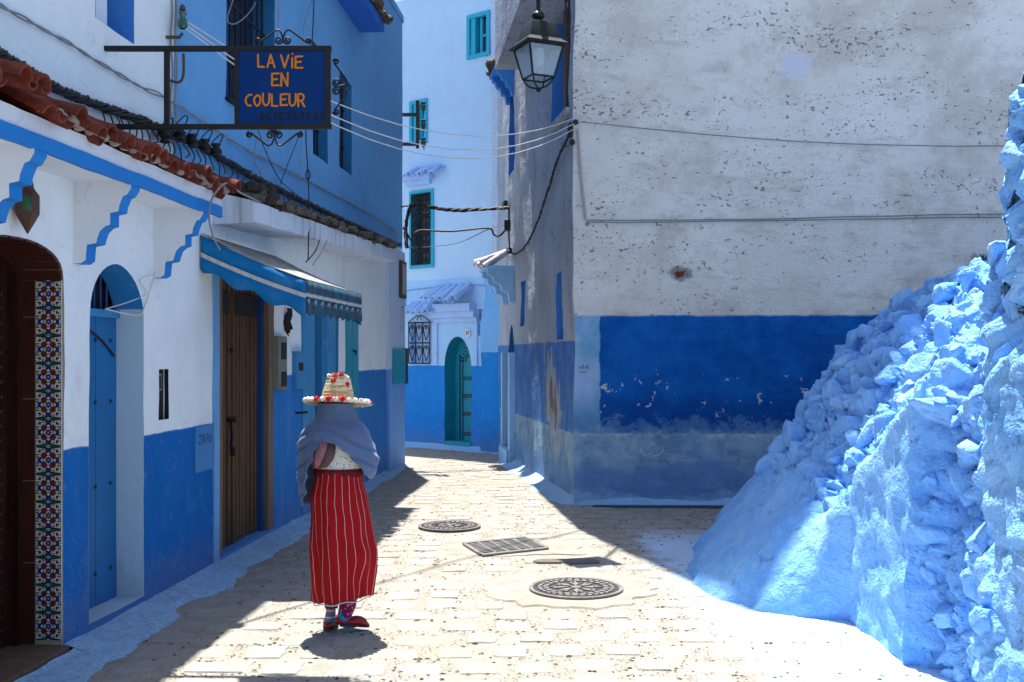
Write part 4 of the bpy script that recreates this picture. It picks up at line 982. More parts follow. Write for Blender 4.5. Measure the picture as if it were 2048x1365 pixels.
# ================================================================== painted rubble wall on the right
M_rock = NT('blue_painted_rubble'); m_ = M_rock
n1 = m_.noise(3.0, 6, .6); n2 = m_.noise(14, 5, .65); n3 = m_.noise(60, 4, .6)
c_ = m_.mix(m_.ss(n1, .3, .7), (.17, .42, .86), (.30, .57, .93)); c_ = m_.mix(m_.math('MULTIPLY', m_.ss(n2, .45, .7), .55), c_, (.37, .60, .94))
c_ = m_.mix(m_.math('MULTIPLY', m_.rnd(), .25), c_, (.11, .36, .82)); c_ = m_.mix(m_.math('MULTIPLY', m_.ss(m_.noise(8, 6, .72), .60, .70), .55), c_, (.06, .12, .28))
m_.bump(m_.math('ADD', m_.math('MULTIPLY', n2, 1.0), m_.math('MULTIPLY', n3, .30)), .8, .035); M_rock = m_.fin(c_, .88, .2)
SEC = [  # Y, profile (X, z)
 (10.4, [(2.0, -.05), (2.15, .3), (2.4, .7), (2.75, 1.2), (3.05, 1.6), (3.4, 2.0), (3.9, 2.3), (4.6, 2.5)]),
 (9.4, [(1.62, -.05), (1.75, .22), (2.05, .62), (2.45, 1.1), (2.8, 1.6), (3.2, 2.02), (3.6, 2.30), (4.5, 2.5)]),
 (8.6, [(1.40, -.05), (1.50, .14), (1.76, .50), (2.20, 1.02), (2.53, 1.50), (3.02, 2.02), (3.40, 2.32), (4.4, 2.5)]),
 (7.9, [(1.30, -.05), (1.38, .14), (1.62, .44), (2.02, .90), (2.42, 1.42), (2.95, 2.05), (3.36, 2.36), (4.4, 2.5)]),
 (7.35, [(1.42, -.05), (1.48, .16), (1.68, .46), (2.02, .88), (2.38, 1.34), (2.88, 2.02), (3.30, 2.38), (4.4, 2.5)]),
 (7.02, [(1.62, -.05), (1.66, .16), (1.82, .45), (2.08, .86), (2.38, 1.28), (2.85, 2.00), (3.26, 2.42), (4.4, 2.5)]),
 (6.86, [(1.86, -.05), (1.89, .12), (1.98, .34), (2.15, .80), (2.38, 1.22), (2.82, 1.96), (3.22, 2.42), (4.4, 2.5)]),
 (6.76, [(2.14, -.05), (2.15, .2), (2.17, .5), (2.20, .92), (2.38, 1.22), (2.80, 1.92), (3.18, 2.42), (4.4, 2.5)]),
 (6.3, [(2.17, -.05), (2.18, .3), (2.19, .7), (2.20, 1.18), (2.38, 1.42), (2.74, 1.95), (3.05, 2.40), (4.4, 2.5)]),
 (5.78, [(2.16, -.05), (2.17, .4), (2.18, .9), (2.20, 1.46), (2.36, 1.70), (2.66, 2.02), (2.92, 2.34), (4.4, 2.5)]),
 (5.68, [(2.32, -.05), (2.34, .4), (2.36, .9), (2.36, 1.40), (2.44, 1.68), (2.66, 2.00), (2.88, 2.30), (4.4, 2.5)]),
 (5.30, [(2.36, -.05), (2.36, .4), (2.35, .9), (2.36, 1.35), (2.42, 1.66), (2.58, 1.95), (2.74, 2.22), (4.4, 2.5)]),
 (4.88, [(2.24, -.05), (2.25, .4), (2.26, .9), (2.26, 1.35), (2.28, 1.66), (2.34, 1.88), (2.44, 2.12), (4.4, 2.5)]),
 (4.74, [(2.09, -.05), (2.10, .5), (2.11, 1.0), (2.11, 1.40), (2.12, 1.74), (2.15, 1.94), (2.32, 2.08), (4.4, 2.5)]),
 (4.52, [(2.00, -.05), (2.01, .5), (2.02, 1.1), (2.03, 1.60), (2.04, 1.98), (2.06, 2.22), (2.20, 2.34), (4.40, 2.6)]),
 (4.40, [(2.00, -.05), (2.01, .5), (2.02, 1.1), (2.02, 1.70), (2.03, 2.12), (2.06, 2.52), (2.17, 2.66), (4.40, 2.7)]),
 (4.26, [(1.99, -.05), (2.00, .6), (2.01, 1.2), (2.01, 1.80), (2.02, 2.35), (2.04, 2.92), (2.15, 3.06), (4.40, 3.1)]),
 (3.0, [(1.99, -.05), (1.99, .6), (2.00, 1.2), (2.00, 1.90), (2.01, 2.5), (2.02, 3.1), (2.15, 3.25), (4.40, 3.3)]),
]
H5 = thing('rubble_wall', 'rough blue painted rubble wall with sloping heap of stones at right', 'stone wall', (2.2, 6.5, 0))
ys = []; y = 3.0
while y < 10.41: ys.append(y); y += .026 if y > 4.1 else .12
SEC.sort()
SEC = [(y_, [(x_ + dx_, z_ - dz_) for (x_, z_), dx_, dz_ in zip(pr_, (0, .06, .15, .14, .12, .10, .05, 0), (0, .03, .02, .03, .03, .02, 0, 0))] if y_ > 7.0 else pr_) for y_, pr_ in SEC]   # hollow the heap's flank
def prof_at(y):
    for (a, pa), (b, pb_) in zip(SEC, SEC[1:]):
        if a <= y <= b + 1e-6:
            t = (y - a) / (b - a); return [Vector(p).lerp(Vector(q), t) for p, q in zip(pa, pb_)]
    return [Vector(p) for p in SEC[-1][1]]
mm = MB(); K = 116
def rubble_amt(x, y, z):
    """how stony the surface is: smooth plaster low on the heap and on the flat wall, rubble above"""
    a = max(0, min(1, (z - (.62 + .10 * math.sin(y * 5))) / .3)) if y > 6.75 else (max(0, min(1, (z - (.95 + (6.75 - y) * .58)) / .12)) if y > 5.76 else (1.0 if y > 4.8 else (.28 if z < 1.7 else 1.0)))
    return a
for y in ys:
    pr = prof_at(y); d = [0]
    for a, b in zip(pr, pr[1:]): d.append(d[-1] + (b - a).length)
    Lv = d[-2] + .35
    for k in range(K):
        s = Lv * k / (K - 1); i = 0
        while i < len(d) - 2 and d[i + 1] < s: i += 1
        t = (s - d[i]) / max(1e-6, d[i + 1] - d[i]); p = pr[i].lerp(pr[i + 1], min(1, t)); tg = (pr[i + 1] - pr[i]).normalized()
        nn = Vector((-tg.y, 0, tg.x)); q = Vector((p.x, y, p.y)); ra = rubble_amt(q.x, y, q.z)
        flat = 1 - .65 * (5.8 < y < 6.74 and ra < .2)
        h = .05 * flat * noise.noise(q * 2.1) + .028 * noise.noise(q * 5.2) + .010 * noise.noise(q * 13) + .006 * noise.noise(q * 27)
        if ra > 0:
            qq = q + nvec(q * 5) * .035
            for fs, ah, tl, cr in ((4.6, .070, .34, .10), (9.5, .034, .26, .050), (19.0, .012, .18, .02)):
                dd, pp_ = noise.voronoi(qq * fs); cp = pp_[0]; rv = nvec(cp * 7.31 + Vector((2.2, 1, 5))) ; e = min(1, (dd[1] - dd[0]) * 3.2)
                h += ra * (rv.x * ah + (qq - cp / fs).dot(rv) * tl - cr * (1 - e) ** 2)
        mm.v.append(q + nn * h + Vector((0, h * .6 * noise.noise(q * 3 + Vector((5, 0, 0))), 0)))
for j in range(len(ys) - 1):
    for k in range(K - 1): mm.f.append([j * K + k, j * K + k + 1, (j + 1) * K + k + 1, (j + 1) * K + k]); mm.m.append(0)
b = len(mm.v)
core = mm.build('plastered_core', M_rock, H5, ang=62)
bvh = BVHTree.FromPolygons([tuple(v) for v in mm.v], mm.f)
m = MB(); m.add([(4.3, 3, -.05), (9, 3, -.05), (9, 10.3, -.05), (4.3, 10.3, -.05), (4.3, 3, 3.2), (9, 3, 3.2), (9, 10.3, 2.45), (4.3, 10.3, 2.45)], [(4, 5, 6, 7), (0, 1, 5, 4), (1, 2, 6, 5), (2, 3, 7, 6), (3, 0, 4, 7)]); m.build('earth_bank', M_rock, H5, smooth=False)
def rock_mesh(i, sub):
    rn = random.Random(100 + i); bm = bmesh.new(); bmesh.ops.create_icosphere(bm, subdivisions=sub, radius=1)
    pl = [(Vector((rn.gauss(0, 1), rn.gauss(0, 1), rn.gauss(0, 1))).normalized(), rn.uniform(.5, .78)) for _ in range(6)]; qb = Euler((rn.uniform(0, .5), rn.uniform(0, .5), 0)).to_matrix()
    pl += [(qb @ Vector(d_), rn.uniform(.55, .78)) for d_ in ((1, 0, 0), (-1, 0, 0), (0, 1, 0), (0, -1, 0), (0, 0, 1), (0, 0, -1))]
    off = Vector((rn.uniform(0, 50), rn.uniform(0, 50), 0))
    for v in bm.verts:
        p = v.co.copy()
        for n, d in pl:
            e = p.dot(n) - d
            if e > 0: p -= n * e * .97
        p *= 1.2 + .20 * noise.noise(p * 1.5 + off) + .13 * noise.noise(p * 3.6 + off) + .07 * noise.noise(p * 8 + off) + .03 * noise.noise(p * 16 + off)
        v.co = p
    me = bpy.data.meshes.new('rock'); bm.to_mesh(me); bm.free(); me.polygons.foreach_set('use_smooth', [True] * len(me.polygons)); me.materials.append(M_rock); return me
rocks_me = [rock_mesh(i, 3) for i in range(10)]
REG = [[(1560, 880), (1640, 765), (1775, 635), (1950, 535), (1955, 900), (1985, 1365), (1862, 1365), (1838, 800), (1770, 850), (1722, 925), (1680, 950), (1600, 930)], [(1958, 470), (2048, 380), (2048, 900), (1962, 700)]]
rr = random.Random(17); placed = []
big = [(1885, 1070, .155), (1830, 650, .15), (1905, 590, .16), (1760, 730, .15), (1700, 760, .13), (1870, 840, .17), (1920, 760, .16), (1800, 860, .15), (1690, 850, .13), (1640, 850, .12), (1660, 790, .12), (1590, 900, .11), (1930, 970, .15), (1890, 1215, .14), (1940, 1290, .15), (1910, 1150, .12), (1740, 800, .13), (1850, 730, .15), (1985, 505, .15), (1590, 850, .12), (1700, 700, .13), (2034, 330, .11), (2042, 215, .10), (2044, 270, .08), (2010, 455, .10), (1560, 920, .10), (1520, 955, .08), (1490, 985, .07)]
big = [(x_, y_, r_ * .8) for x_, y_, r_ in big]
cand = list(big)
REG.append([(1845, 830), (1955, 760), (1985, 1365), (1862, 1365)])
while len(cand) < 1600:
    poly = REG[0] if (q9 := rr.random()) < .70 else (REG[1] if q9 < .71 else REG[2])
    x, y = rr.uniform(1470, 2048), rr.uniform(380, 1365)
    if inpoly((x, y), poly): cand.append((x, y, rr.choice((.035, .045, .055, .065, .08, .095)) if poly is not REG[1] else .06))
for x, y, r in cand:
    if len(placed) > 285: break
    hit = bvh.ray_cast(Vector((0, 0, CAMZ)), P(x, y, 1) - Vector((0, 0, CAMZ)))
    if not hit[0]: continue
    p, nrm = hit[0], hit[1]
    if any((p - q).length < (r + s) * .85 for q, s in placed): continue
    placed.append((p, r))
    if nrm.dot(Vector((0, 0, CAMZ)) - p) < 0: nrm = -nrm
    rot = nrm.to_track_quat('Z', 'Y').to_matrix() @ Matrix.Rotation(rr.uniform(0, 6.28), 3, 'Z')
    inst('rock', rr.choice(rocks_me), H5, p - nrm * r * (.42 if x < 2000 else .7), rot, (r * rr.uniform(.95, 1.4), r * rr.uniform(.7, 1.0), r * rr.uniform(.55, .8)))
for i in range(26):                                   # stones on the back of the slope, out of the photo's view
    y = rr.uniform(8.8, 10.2); pr = prof_at(y); t = rr.uniform(2, 5.5); k = int(t); p = pr[k].lerp(pr[k + 1], t - k); r = rr.uniform(.08, .13)
    inst('rock', rr.choice(rocks_me), H5, (p.x, y, p.y), Euler((rr.uniform(0, 6), rr.uniform(0, 6), 0)), (r * 1.2, r, r * .8))
# dry tuft on the wall crest
hit = bvh.ray_cast(Vector((0, 0, CAMZ)), P(1965, 520, 1) - Vector((0, 0, CAMZ)))
if hit[0]:
    m = MB(); p = hit[0]
    for i in range(60):
        a = rr.uniform(0, 6.28); l = rr.uniform(.04, .10); e = Vector((math.cos(a) * l * .7, math.sin(a) * l * .7, l * rr.uniform(.2, 1))); q = p + Vector((rr.uniform(-.05, .05), rr.uniform(-.05, .05), 0))
        m.tube([q, q + e * .6, q + e + Vector((0, 0, -.02))], [.004, .003, .001], 4)
    tag(m.build('dry_tuft', simple('dry_grass', (.16, .14, .13), .9, .3, 30)), 'small dry grey tuft growing on the crest of the rubble wall', 'plant')

# ================================================================== awning
AW = thing('awning', 'blue fabric awning with white stripe and scalloped edge over the wooden door', 'awning', LW.pt(8.9, 2.3, .4))
a0, a1 = 8.02, 9.90; AD_ = .83; zw, zf = 2.63, 2.275
def cloth(name, top, stripe, mat_scale=1):
    pass
M_aw = simple('awning_blue_canvas', (.006, .17, .42), .75, .12, 7, spec=.15, bump=.25, bsc=120, dirt=(.16, .30, .55), dk=.2)
def dirty(name, base, dirtc, k):
    m = NT(name); s = m.noise(1, 6, .7, m.scale(m.pos, (26, 26, 3))); c = m.mix(m.math('MULTIPLY', m.ss(s, .35, .65), k), base, dirtc); m.bump(m.noise(90, 3), .2, .004); return m.fin(c, .8, .15)
M_aw_front = dirty('soiled_awning_canvas', (.02, .12, .20), (.045, .045, .05), .95)
M_aw_stripe = dirty('awning_white_stripe', (.60, .60, .58), (.30, .27, .24), .4)
M_aw_top = dirty('faded_awning_top', (.40, .39, .37), (.13, .115, .10), .75)
TH = .004
# top sheet, sagging slightly
m = MB(); NU, NV = 24, 12
for i in range(NU + 1):
    for j in range(NV + 1):
        s = i / NU; t = j / NV; sag = -.02 * math.sin(math.pi * t) * (1 + .5 * math.sin(s * 9)); m.v.append(LW.pt(a0 + (a1 - a0) * s, zw + (zf - zw) * t + sag, .02 + (AD_ - .02) * t))
for i in range(NU):
    for j in range(NV): a = i * (NV + 1) + j; m.f.append([a, a + 1, a + NV + 2, a + NV + 1]); m.m.append(0)
o = m.build('top_sheet', M_aw_top, AW); o.modifiers.new('thickness', 'SOLIDIFY').thickness = TH
# near side: cheek and valance (perpendicular to the wall)
def side(u, sgn, nm):
    for part, f0, f1, mt in (('cheek', 0, .095, M_aw), ('stripe', .095, .135, M_aw_stripe), ('valance', .135, .275, M_aw)):
        m = MB(); n = 40
        for i in range(n + 1):
            t = i / n; o = .012 + (AD_ - .012) * t; zt = zw - .01 + (zf - zw) * t - .015 * math.sin(math.pi * t); wdn = .95
            lo = f1 * wdn; 
            if part == 'valance': lo = f1 * wdn + .022 * math.cos(t * 2 * math.pi * 3) * (1 if t > .02 else 0)
            if part == 'cheek': lo = .13 - .035 * t
            hi = {'cheek': 0, 'stripe': .13 - .035 * t, 'valance': .165 - .035 * t}[part]
            if part == 'stripe': lo = .165 - .035 * t
            bl = .012 * math.sin(t * 6) * (lo > .2)
            wr = lambda zz_: .014 * noise.noise(Vector((t * 4.2, zz_ * 5, sgn * 3))) + .006 * noise.noise(Vector((t * 11, zz_ * 12, 7)))
            m.v.append(LW.pt(u + wr(hi), zt - hi, o)); m.v.append(LW.pt(u - sgn * bl + wr(lo), zt - lo, o))
        for i in range(n): m.f.append([2 * i, 2 * i + 1, 2 * i + 3, 2 * i + 2]); m.m.append(0)
        o = m.build(nm + '_' + part if part != 'cheek' else 'side_panel', mt, AW); o.modifiers.new('thickness', 'SOLIDIFY').thickness = TH
side(a0, 1, 'side'); side(a1, -1, 'side')
for part, h0, h1, mt in (('front_panel', 0, .092, M_aw_front), ('front_stripe', .092, .128, M_aw_stripe), ('front_valance', .128, .248, M_aw_front)):
    m = MB(); n = 120
    for i in range(n + 1):
        t = i / n; u = a0 + (a1 - a0) * t; w_ = .010 * math.sin(t * 57); lo = h1 + (.020 * abs(math.sin(t * math.pi * 9)) if part == 'front_valance' else 0)
        m.v.append(LW.pt(u, zf - h0 - .003, AD_ + w_ * h0 * 6)); m.v.append(LW.pt(u, zf - lo - .003, AD_ + w_ * lo * 6))
    for i in range(n): m.f.append([2 * i, 2 * i + 1, 2 * i + 3, 2 * i + 2]); m.m.append(0)
    o = m.build(part, mt, AW); o.modifiers.new('thickness', 'SOLIDIFY').thickness = TH
m = MB()
for u in (a0 + .03, a1 - .03): m.tube([LW.pt(u, zw - .03, 0), LW.pt(u, zf - .03, AD_ - .02)], .012, 6)
m.tube([LW.pt(a0 + .03, zf - .03, AD_ - .02), LW.pt(a1 - .03, zf - .03, AD_ - .02)], .012, 6); m.tube([LW.pt(a0 + .03, zw - .03, .0), LW.pt(a1 - .03, zw - .03, .0)], .014, 6)
m.build('frame', M_iron, AW)

# ================================================================== hanging sign
SY = 6.47; SF = Frame((0, SY), (1, 0), (0, -1))
SG = thing('hanging_sign', 'dark blue sign board in black iron scroll frame jutting from the wall', 'sign', P(560, 258, SY))
def sx(px): return (px - 1024) * SY / FPX
def sz(py): return CAMZ - (py - HOR) * SY / FPX
wx = wallx(SY)
m = MB(); bw = .015
def bar(x0, z0, x1, z1, w_=.015):
    m.fbox(SF, min(x0, x1) - (w_ if x0 == x1 else 0), max(x0, x1) + (w_ if x0 == x1 else 0), min(z0, z1) - (w_ if z0 == z1 else 0), max(z0, z1) + (w_ if z0 == z1 else 0), -w_, w_)
bar(wx - .02, sz(98), sx(663), sz(98)); bar(wx - .02, sz(254), sx(663), sz(254)); bar(sx(334), sz(102), sx(334), sz(250)); bar(sx(474), sz(102), sx(474), sz(250), .013); bar(sx(656), sz(102), sx(656), sz(250), .016)
m.build('frame', M_iron, SG, smooth=False)
m = MB(); m.fbox(SF, sx(476), sx(655), sz(251), sz(101), -.010, .009); board = m.build('board', simple('sign_navy_paint', (.005, .038, .165), .85, .12, 5, spec=.1, bump=.1), SG, smooth=False)
STK = {  # brush strokes in a unit box
 'L': [[(.1, 1), (.12, .05), (.75, .03)]], 'A': [[(.08, .0), (.42, 1), (.85, 0)], [(.22, .36), (.70, .36)]], 'V': [[(.05, 1), (.42, .02), (.85, 1)]],
 'I': [[(.4, .82), (.4, .03)], [(.42, 1.12), (.44, 1.13)]], 'E': [[(.85, .97), (.12, .95), (.1, .05), (.85, .06)], [(.12, .5), (.68, .54)]],
 'N': [[(.1, 0), (.12, .98), (.78, .02), (.82, 1)]], 'C': [[(.82, .93), (.5, .92), (.15, .6), (.18, .3), (.42, .06), (.75, .04)]],
 'O': [[(.45, .92), (.15, .7), (.12, .35), (.4, .04), (.72, .2), (.82, .55), (.7, .85), (.45, .92)]], 'U': [[(.1, 1), (.12, .3), (.35, .03), (.65, .1), (.82, .4), (.84, 1)]],
 'R': [[(.12, 0), (.12, .97), (.6, .98), (.75, .75), (.55, .5), (.18, .48)], [(.45, .48), (.82, .0)]],
 '0': [[(.45, .85), (.18, .6), (.2, .2), (.5, .05), (.75, .3), (.72, .65), (.45, .85)]], '6': [[(.7, 1), (.3, .65), (.15, .3), (.4, .03), (.7, .15), (.72, .4), (.45, .5), (.2, .35)]],
 '7': [[(.1, .9), (.75, .93), (.35, 0)], [(.25, .48), (.7, .48)]], '2': [[(.12, .75), (.35, .98), (.7, .85), (.6, .5), (.1, .04), (.85, .06)]],
 '9': [[(.72, .6), (.45, .48), (.2, .7), (.4, .97), (.7, .85), (.72, .5), (.5, 0)]], '8': [[(.45, .52), (.2, .75), (.45, .97), (.7, .75), (.45, .52), (.15, .25), (.45, .02), (.75, .25), (.45, .52)]],
 '.': [[(.2, .05), (.24, .06)]], '3': [[(.15, .9), (.5, .95), (.65, .75), (.35, .52), (.7, .3), (.45, .02), (.12, .1)]]}
def smooth2(p, ch):
    if ch in 'COU0689R23' and len(p) > 3: return [(q.x, q.y) for q in catmull([(a, b, 0) for a, b in p], 5)]
    return p
def letters(F, txt, u0, u1, z0, z1, wd, off, mat, parent, outl=None, name='lettering', kern=None):
    n = sum(.45 if c in ' .I' else 1 for c in txt); wch = (u1 - u0) / n; m = MB(); mo_ = MB(); u = u0; rn = random.Random(len(txt))
    for c in txt:
        w_ = wch * (.45 if c in ' .I' else 1)
        if c != ' ':
            jz = rn.uniform(-.06, .06) * (z1 - z0)
            for stv in STK[c]:
                sc_ = wch * (.98 if c != '.' else .6)
                pts = [(u + x * sc_ - (.18 * wch if c == 'I' else 0), z0 + jz + y * (z1 - z0)) for x, y in smooth2(stv, c)]
                m.ribbon(F, pts, wd, off + .0022)
                if outl: mo_.ribbon(F, pts, wd * 1.55, off)
        u += w_
    if outl: mo_.build(name + '_outline', outl, parent, smooth=False)
    m.build(name, mat, parent, smooth=False)
M_orange = simple('orange_sign_paint', (.62, .20, .025), .6, .12, 20); M_signblk = simple('black_sign_paint', (.002, .002, .004), .6, .1, 20)
letters(SF, 'LA VIE', sx(515), sx(609), sz(137), sz(112), .0125, .0095, M_orange, board, M_signblk)
letters(SF, 'EN', sx(543), sx(580), sz(175), sz(149), .0125, .0095, M_orange, board, M_signblk)
letters(SF, 'COULEUR', sx(490), sx(613), sz(213), sz(189), .0125, .0095, M_orange, board, M_signblk)
letters(SF, '06.72.29.88 62', sx(520), sx(650), sz(241), sz(226), .0085, .0095, M_signblk, board)
def scrollpair(cx, cz, dx, dz, sc):
    """two mirrored S-scrolls; (dx,dz) outward normal of the frame side"""
    t = (dz, -dx); m = MB()
    for s in (-1, 1):
        def pp(a, b): return SF.pt(cx + s * t[0] * a * sc + dx * b * sc, cz + s * t[1] * a * sc + dz * b * sc, 0)
        base = [(.02, .32), (.10, .55), (.26, .62), (.55, .42), (.95, .12)]
        m.tube([pp(q.x, q.y) for q in catmull([(a, b, 0) for a, b in base], 6)], .006, 6)
        m.tube([pp(a, b) for a, b in scroll((.17, .22), .17, 1.5, math.pi * .85, 1, 22, .2)], .006, 6)
        m.tube([pp(a, b) for a, b in scroll((1.0, .20), .12, 1.4, -math.pi / 2, 1, 20, .2)], .006, 6)
    m.build('scroll', M_iron, SG)
scrollpair(sx(566), sz(92), 0, 1, .155); scrollpair(sx(549), sz(260), 0, -1, .155); scrollpair(sx(662), sz(174), 1, 0, .155)

# ================================================================== street lantern
LY = 10.0; lc = P(1077, 120, LY); lx, lz = lc.x, 0
def Lz(py): return CAMZ - (py - HOR) * LY / FPX
LN = thing('street_lantern', 'dark green four sided street lantern hanging from scrolled iron bracket', 'street lamp', P(1077, 185, LY))
M_lgreen = simple('dark_green_lantern_paint', (.006, .014, .014), .5, .2, 20, spec=.3, bump=.15)
rl = Matrix.Rotation(R(24), 3, 'Z'); px_ = LY / FPX
def sq(prof, name, mat): m = MB(); m.lathe([(r * px_ * 1.19, Lz(y_)) for r, y_ in prof], (lx, LY, 0), 4, rot=rl, square=True); return m.build(name, mat, LN, ang=20)
sq([(1, 47), (26, 48), (29, 52), (40, 82), (44, 86), (53, 92), (54, 96), (46, 97), (1, 96)], 'roof', M_lgreen)
m = MB(); m.lathe([(6 * px_, Lz(-60)), (4 * px_, Lz(22)), (10 * px_, Lz(25)), (13 * px_, Lz(30)), (12 * px_, Lz(36)), (7 * px_, Lz(40)), (9 * px_, Lz(45)), (16 * px_, Lz(49))], (lx, LY, 0), 16); m.build('finial', M_lgreen, LN)
def corner(k, r, y_):
    q = rl @ Vector((math.cos(math.pi / 4 + k * math.pi / 2), math.sin(math.pi / 4 + k * math.pi / 2), 0)); return Vector((lx, LY, Lz(y_))) + q * r * px_ * 1.19
m = MB()
for k in range(4):
    m.tube([corner(k, 44, 96), corner(k, 28, 157)], .0105, 6); m.tube([corner(k, 28, 157), corner((k + 1) % 4, 28, 157)], .0095, 6); m.tube([corner(k, 44, 97), corner((k + 1) % 4, 44, 97)], .010, 6)
    m.tube(catmull([corner(k, 27, 157), corner(k, 22, 167), corner(k, 14, 174), corner(k, 3, 177)], 5), .008, 6)
m.ball((lx, LY, Lz(180)), 5 * px_, n=10); m.build('cage', M_lgreen, LN)
gm = NT('lantern_glass'); gm.b.inputs['Transmission Weight'].default_value = .75; gm.b.inputs['IOR'].default_value = 1.1
M_lglass = gm.fin((.80, .88, .92), .22, .5)
for k in range(4):
    mm = MB(); a, b_, c, d = corner(k, 42, 98), corner((k + 1) % 4, 42, 98), corner((k + 1) % 4, 27, 156), corner(k, 27, 156); cc = (a + b_ + c + d) / 4; nn = (cc - Vector((lx, LY, cc.z))).normalized() * .003
    mm.add([a, b_, c, d, a + nn, b_ + nn, c + nn, d + nn], [(0, 1, 2, 3), (4, 5, 6, 7), (0, 1, 5, 4), (1, 2, 6, 5), (2, 3, 7, 6), (3, 0, 4, 7)]); mm.build('pane', M_lglass, LN, smooth=False)
m = MB(); m.lathe([(.004, Lz(98)), (.05, Lz(99)), (.055, Lz(112)), (.05, Lz(125)), (.03, Lz(133)), (.003, Lz(135))], (lx, LY, 0), 16); m.build('bulb', simple('milky_bulb_glass', (.72, .74, .76), .25, .05, 10), LN)
m = MB(); top = Vector((lx, LY, Lz(-55))); wl = RF.pt(-.03, 5.72, .0)
m.tube([top, top + Vector((0, 0, .12)), top + Vector((.02, .25, .17)), wl + Vector((0, -.1, .42)), wl + Vector((0, .05, .42))], .018, 8)
BFR = Frame((wl.x - .02, 12.02), (Vector((lx - wl.x, LY - 12.02))).normalized()[:], (1, 0))
m.tube([BFR.pt(.03, 5.25, 0), BFR.pt(.03, 6.16, 0)], .014, 8)
m.tube([BFR.pt(.03, 5.33, 0), BFR.pt(.14, 5.5, 0), BFR.pt(.9, 6.10, 0)], .010, 6)
m.tube([BFR.pt(u, z, 0) for u, z in scroll((.10, 5.40), .085, 1.6, math.pi * .9, 1, 30, .15)], .009, 6)
m.tube([BFR.pt(u, z, 0) for u, z in scroll((.20, 5.78), .11, 1.6, 0, -1, 30, .15)], .009, 6)
m.build('bracket', M_iron, LN)
# small coloured lantern fixed beside the studded door
o_ = .07; ul, zl = LW.uz(55, 415, o_); cL = LW.pt(ul, 0, o_); k_ = 5.45 / FPX
WLN = thing('wall_lantern', 'small pointed lantern of brown metal and green glass above tiled door', 'wall lamp', LW.pt(ul, LW.z(55, 468, o_), 0))
def z_(py): return LW.z(55, py, o_)
m = MB(); m.lathe([(.004, z_(357)), (10 * k_, z_(362)), (13 * k_, z_(376)), (15 * k_, z_(380)), (24 * k_, z_(392)), (24 * k_, z_(428)), (14 * k_, z_(446)), (7 * k_, z_(458)), (.003, z_(468))], (cL.x, cL.y, 0), 8)
m.build('body', simple('lantern_brown_metal', (.075, .020, .012), .45, .35, 25, spec=.5), WLN, ang=20)
m = MB(); M_gg = simple('lantern_green_glass', (.01, .10, .025), .15, .5, 18, spec=.6, bump=0)
for k in range(0, 8, 2):
    a0_ = (k + .08) * math.pi / 4; a1_ = (k + .92) * math.pi / 4
    m = MB(); m.add([(cL.x + 24.8 * k_ * math.cos(a), cL.y + 24.8 * k_ * math.sin(a), z) for a, z in ((a0_, z_(424)), (a1_, z_(424)), (a1_, z_(396)), (a0_, z_(396)))], [(0, 1, 2, 3)]); m.build('pane', M_gg, WLN, smooth=False)
m = MB(); m.lathe([(12 * k_, z_(380)), (12.6 * k_, z_(372)), (10.6 * k_, z_(364))], (cL.x, cL.y, 0), 8); m.build('cap_glass', M_gg, WLN)

# ================================================================== boxes, plates, small fittings
m = MB(); pu0, pu1 = LW.u(387), LW.u(423); pz0, pz1 = LW.z(405, 942), LW.z(405, 852); m.fbox(LW, pu0, pu1, pz0, pz1, -.01, .016)
pl_ = tag(m.build('number_plate', simple('blue_meter_lid_paint', (.02, .20, .48), .5, .1, 8), smooth=False), 'square blue painted metal lid numbered 2870 low on the wall', 'lid')
letters(LW, '2870', pu0 + .06, pu1 - .03, pz1 - .13, pz1 - .06, .006, .0165, M_signblk, pl_, name='numerals')
def wbox(name, px0, px1, py0, py1, dep, mat, label, cat, lid=None):
    u0, u1 = LW.u(px0), LW.u(px1); pm = (px0 + px1) / 2; z0, z1 = LW.z(pm, py1), LW.z(pm, py0)
    t = thing(name, label, cat, LW.pt((u0 + u1) / 2, z0, 0)); m = MB(); m.fbox(LW, u0, u1, z0, z1, -.02, dep, nd=.002); b = m.build('body', mat, t, smooth=False)
    return t, u0, u1, z0, z1
t, u0, u1, z0, z1 = wbox('meter_box', 547, 565, 673, 780, .045, simple('grey_green_meter', (.20, .22, .19), .6, .3, 9, dirt=(.05, .05, .05)), 'grey electricity meter cabinet beside the wooden door', 'meter box')
m = MB(); m.fbox(LW, u0 + .1, u1 - .03, z1 - .22, z1 - .06, .045, .052); m.build('upper_window', M_dark, t, smooth=False); m = MB(); m.fbox(LW, u0 + .1, u1 - .03, z0 + .03, z0 + .17, .045, .052); m.build('lower_window', M_dark, t, smooth=False)
t, u0, u1, z0, z1 = wbox('meter_box', 583, 600, 706, 778, .05, M_bluepaint2, 'small blue painted meter box left of the blue shop door', 'meter box')
m = MB(); m.fbox(LW, u0 + .09, u1 - .07, z1 - .18, z1 - .10, .05, .056); m.build('slot', M_dark, t, smooth=False); m = MB(); m.fbox(LW, u0 - .02, u1 + .02, z1, z1 + .015, -.01, .07); m.build('lid', M_bluepaint2, t, smooth=False)
uP, zP = LW.uz(803, 733, .1); u0 = uP - 1.0; t = thing('junction_box', 'teal junction box with rusty open door on the blue house corner', 'junction box', LW.pt(16.2, 1.45, .05))
ja, jb = LW.u(785, .05), 16.36; z0, z1 = LW.z(797, 768, .1), LW.z(797, 699, .1)
m = MB(); m.fbox(LW, ja, jb, z0, z1, .03, .075); m.build('body', M_teal, t, smooth=False); m = MB(); m.fbox(LW, jb + .01, jb + .04, z0 - .02, z1 + .02, .04, .10); m.build('door', M_rust, t, smooth=False)
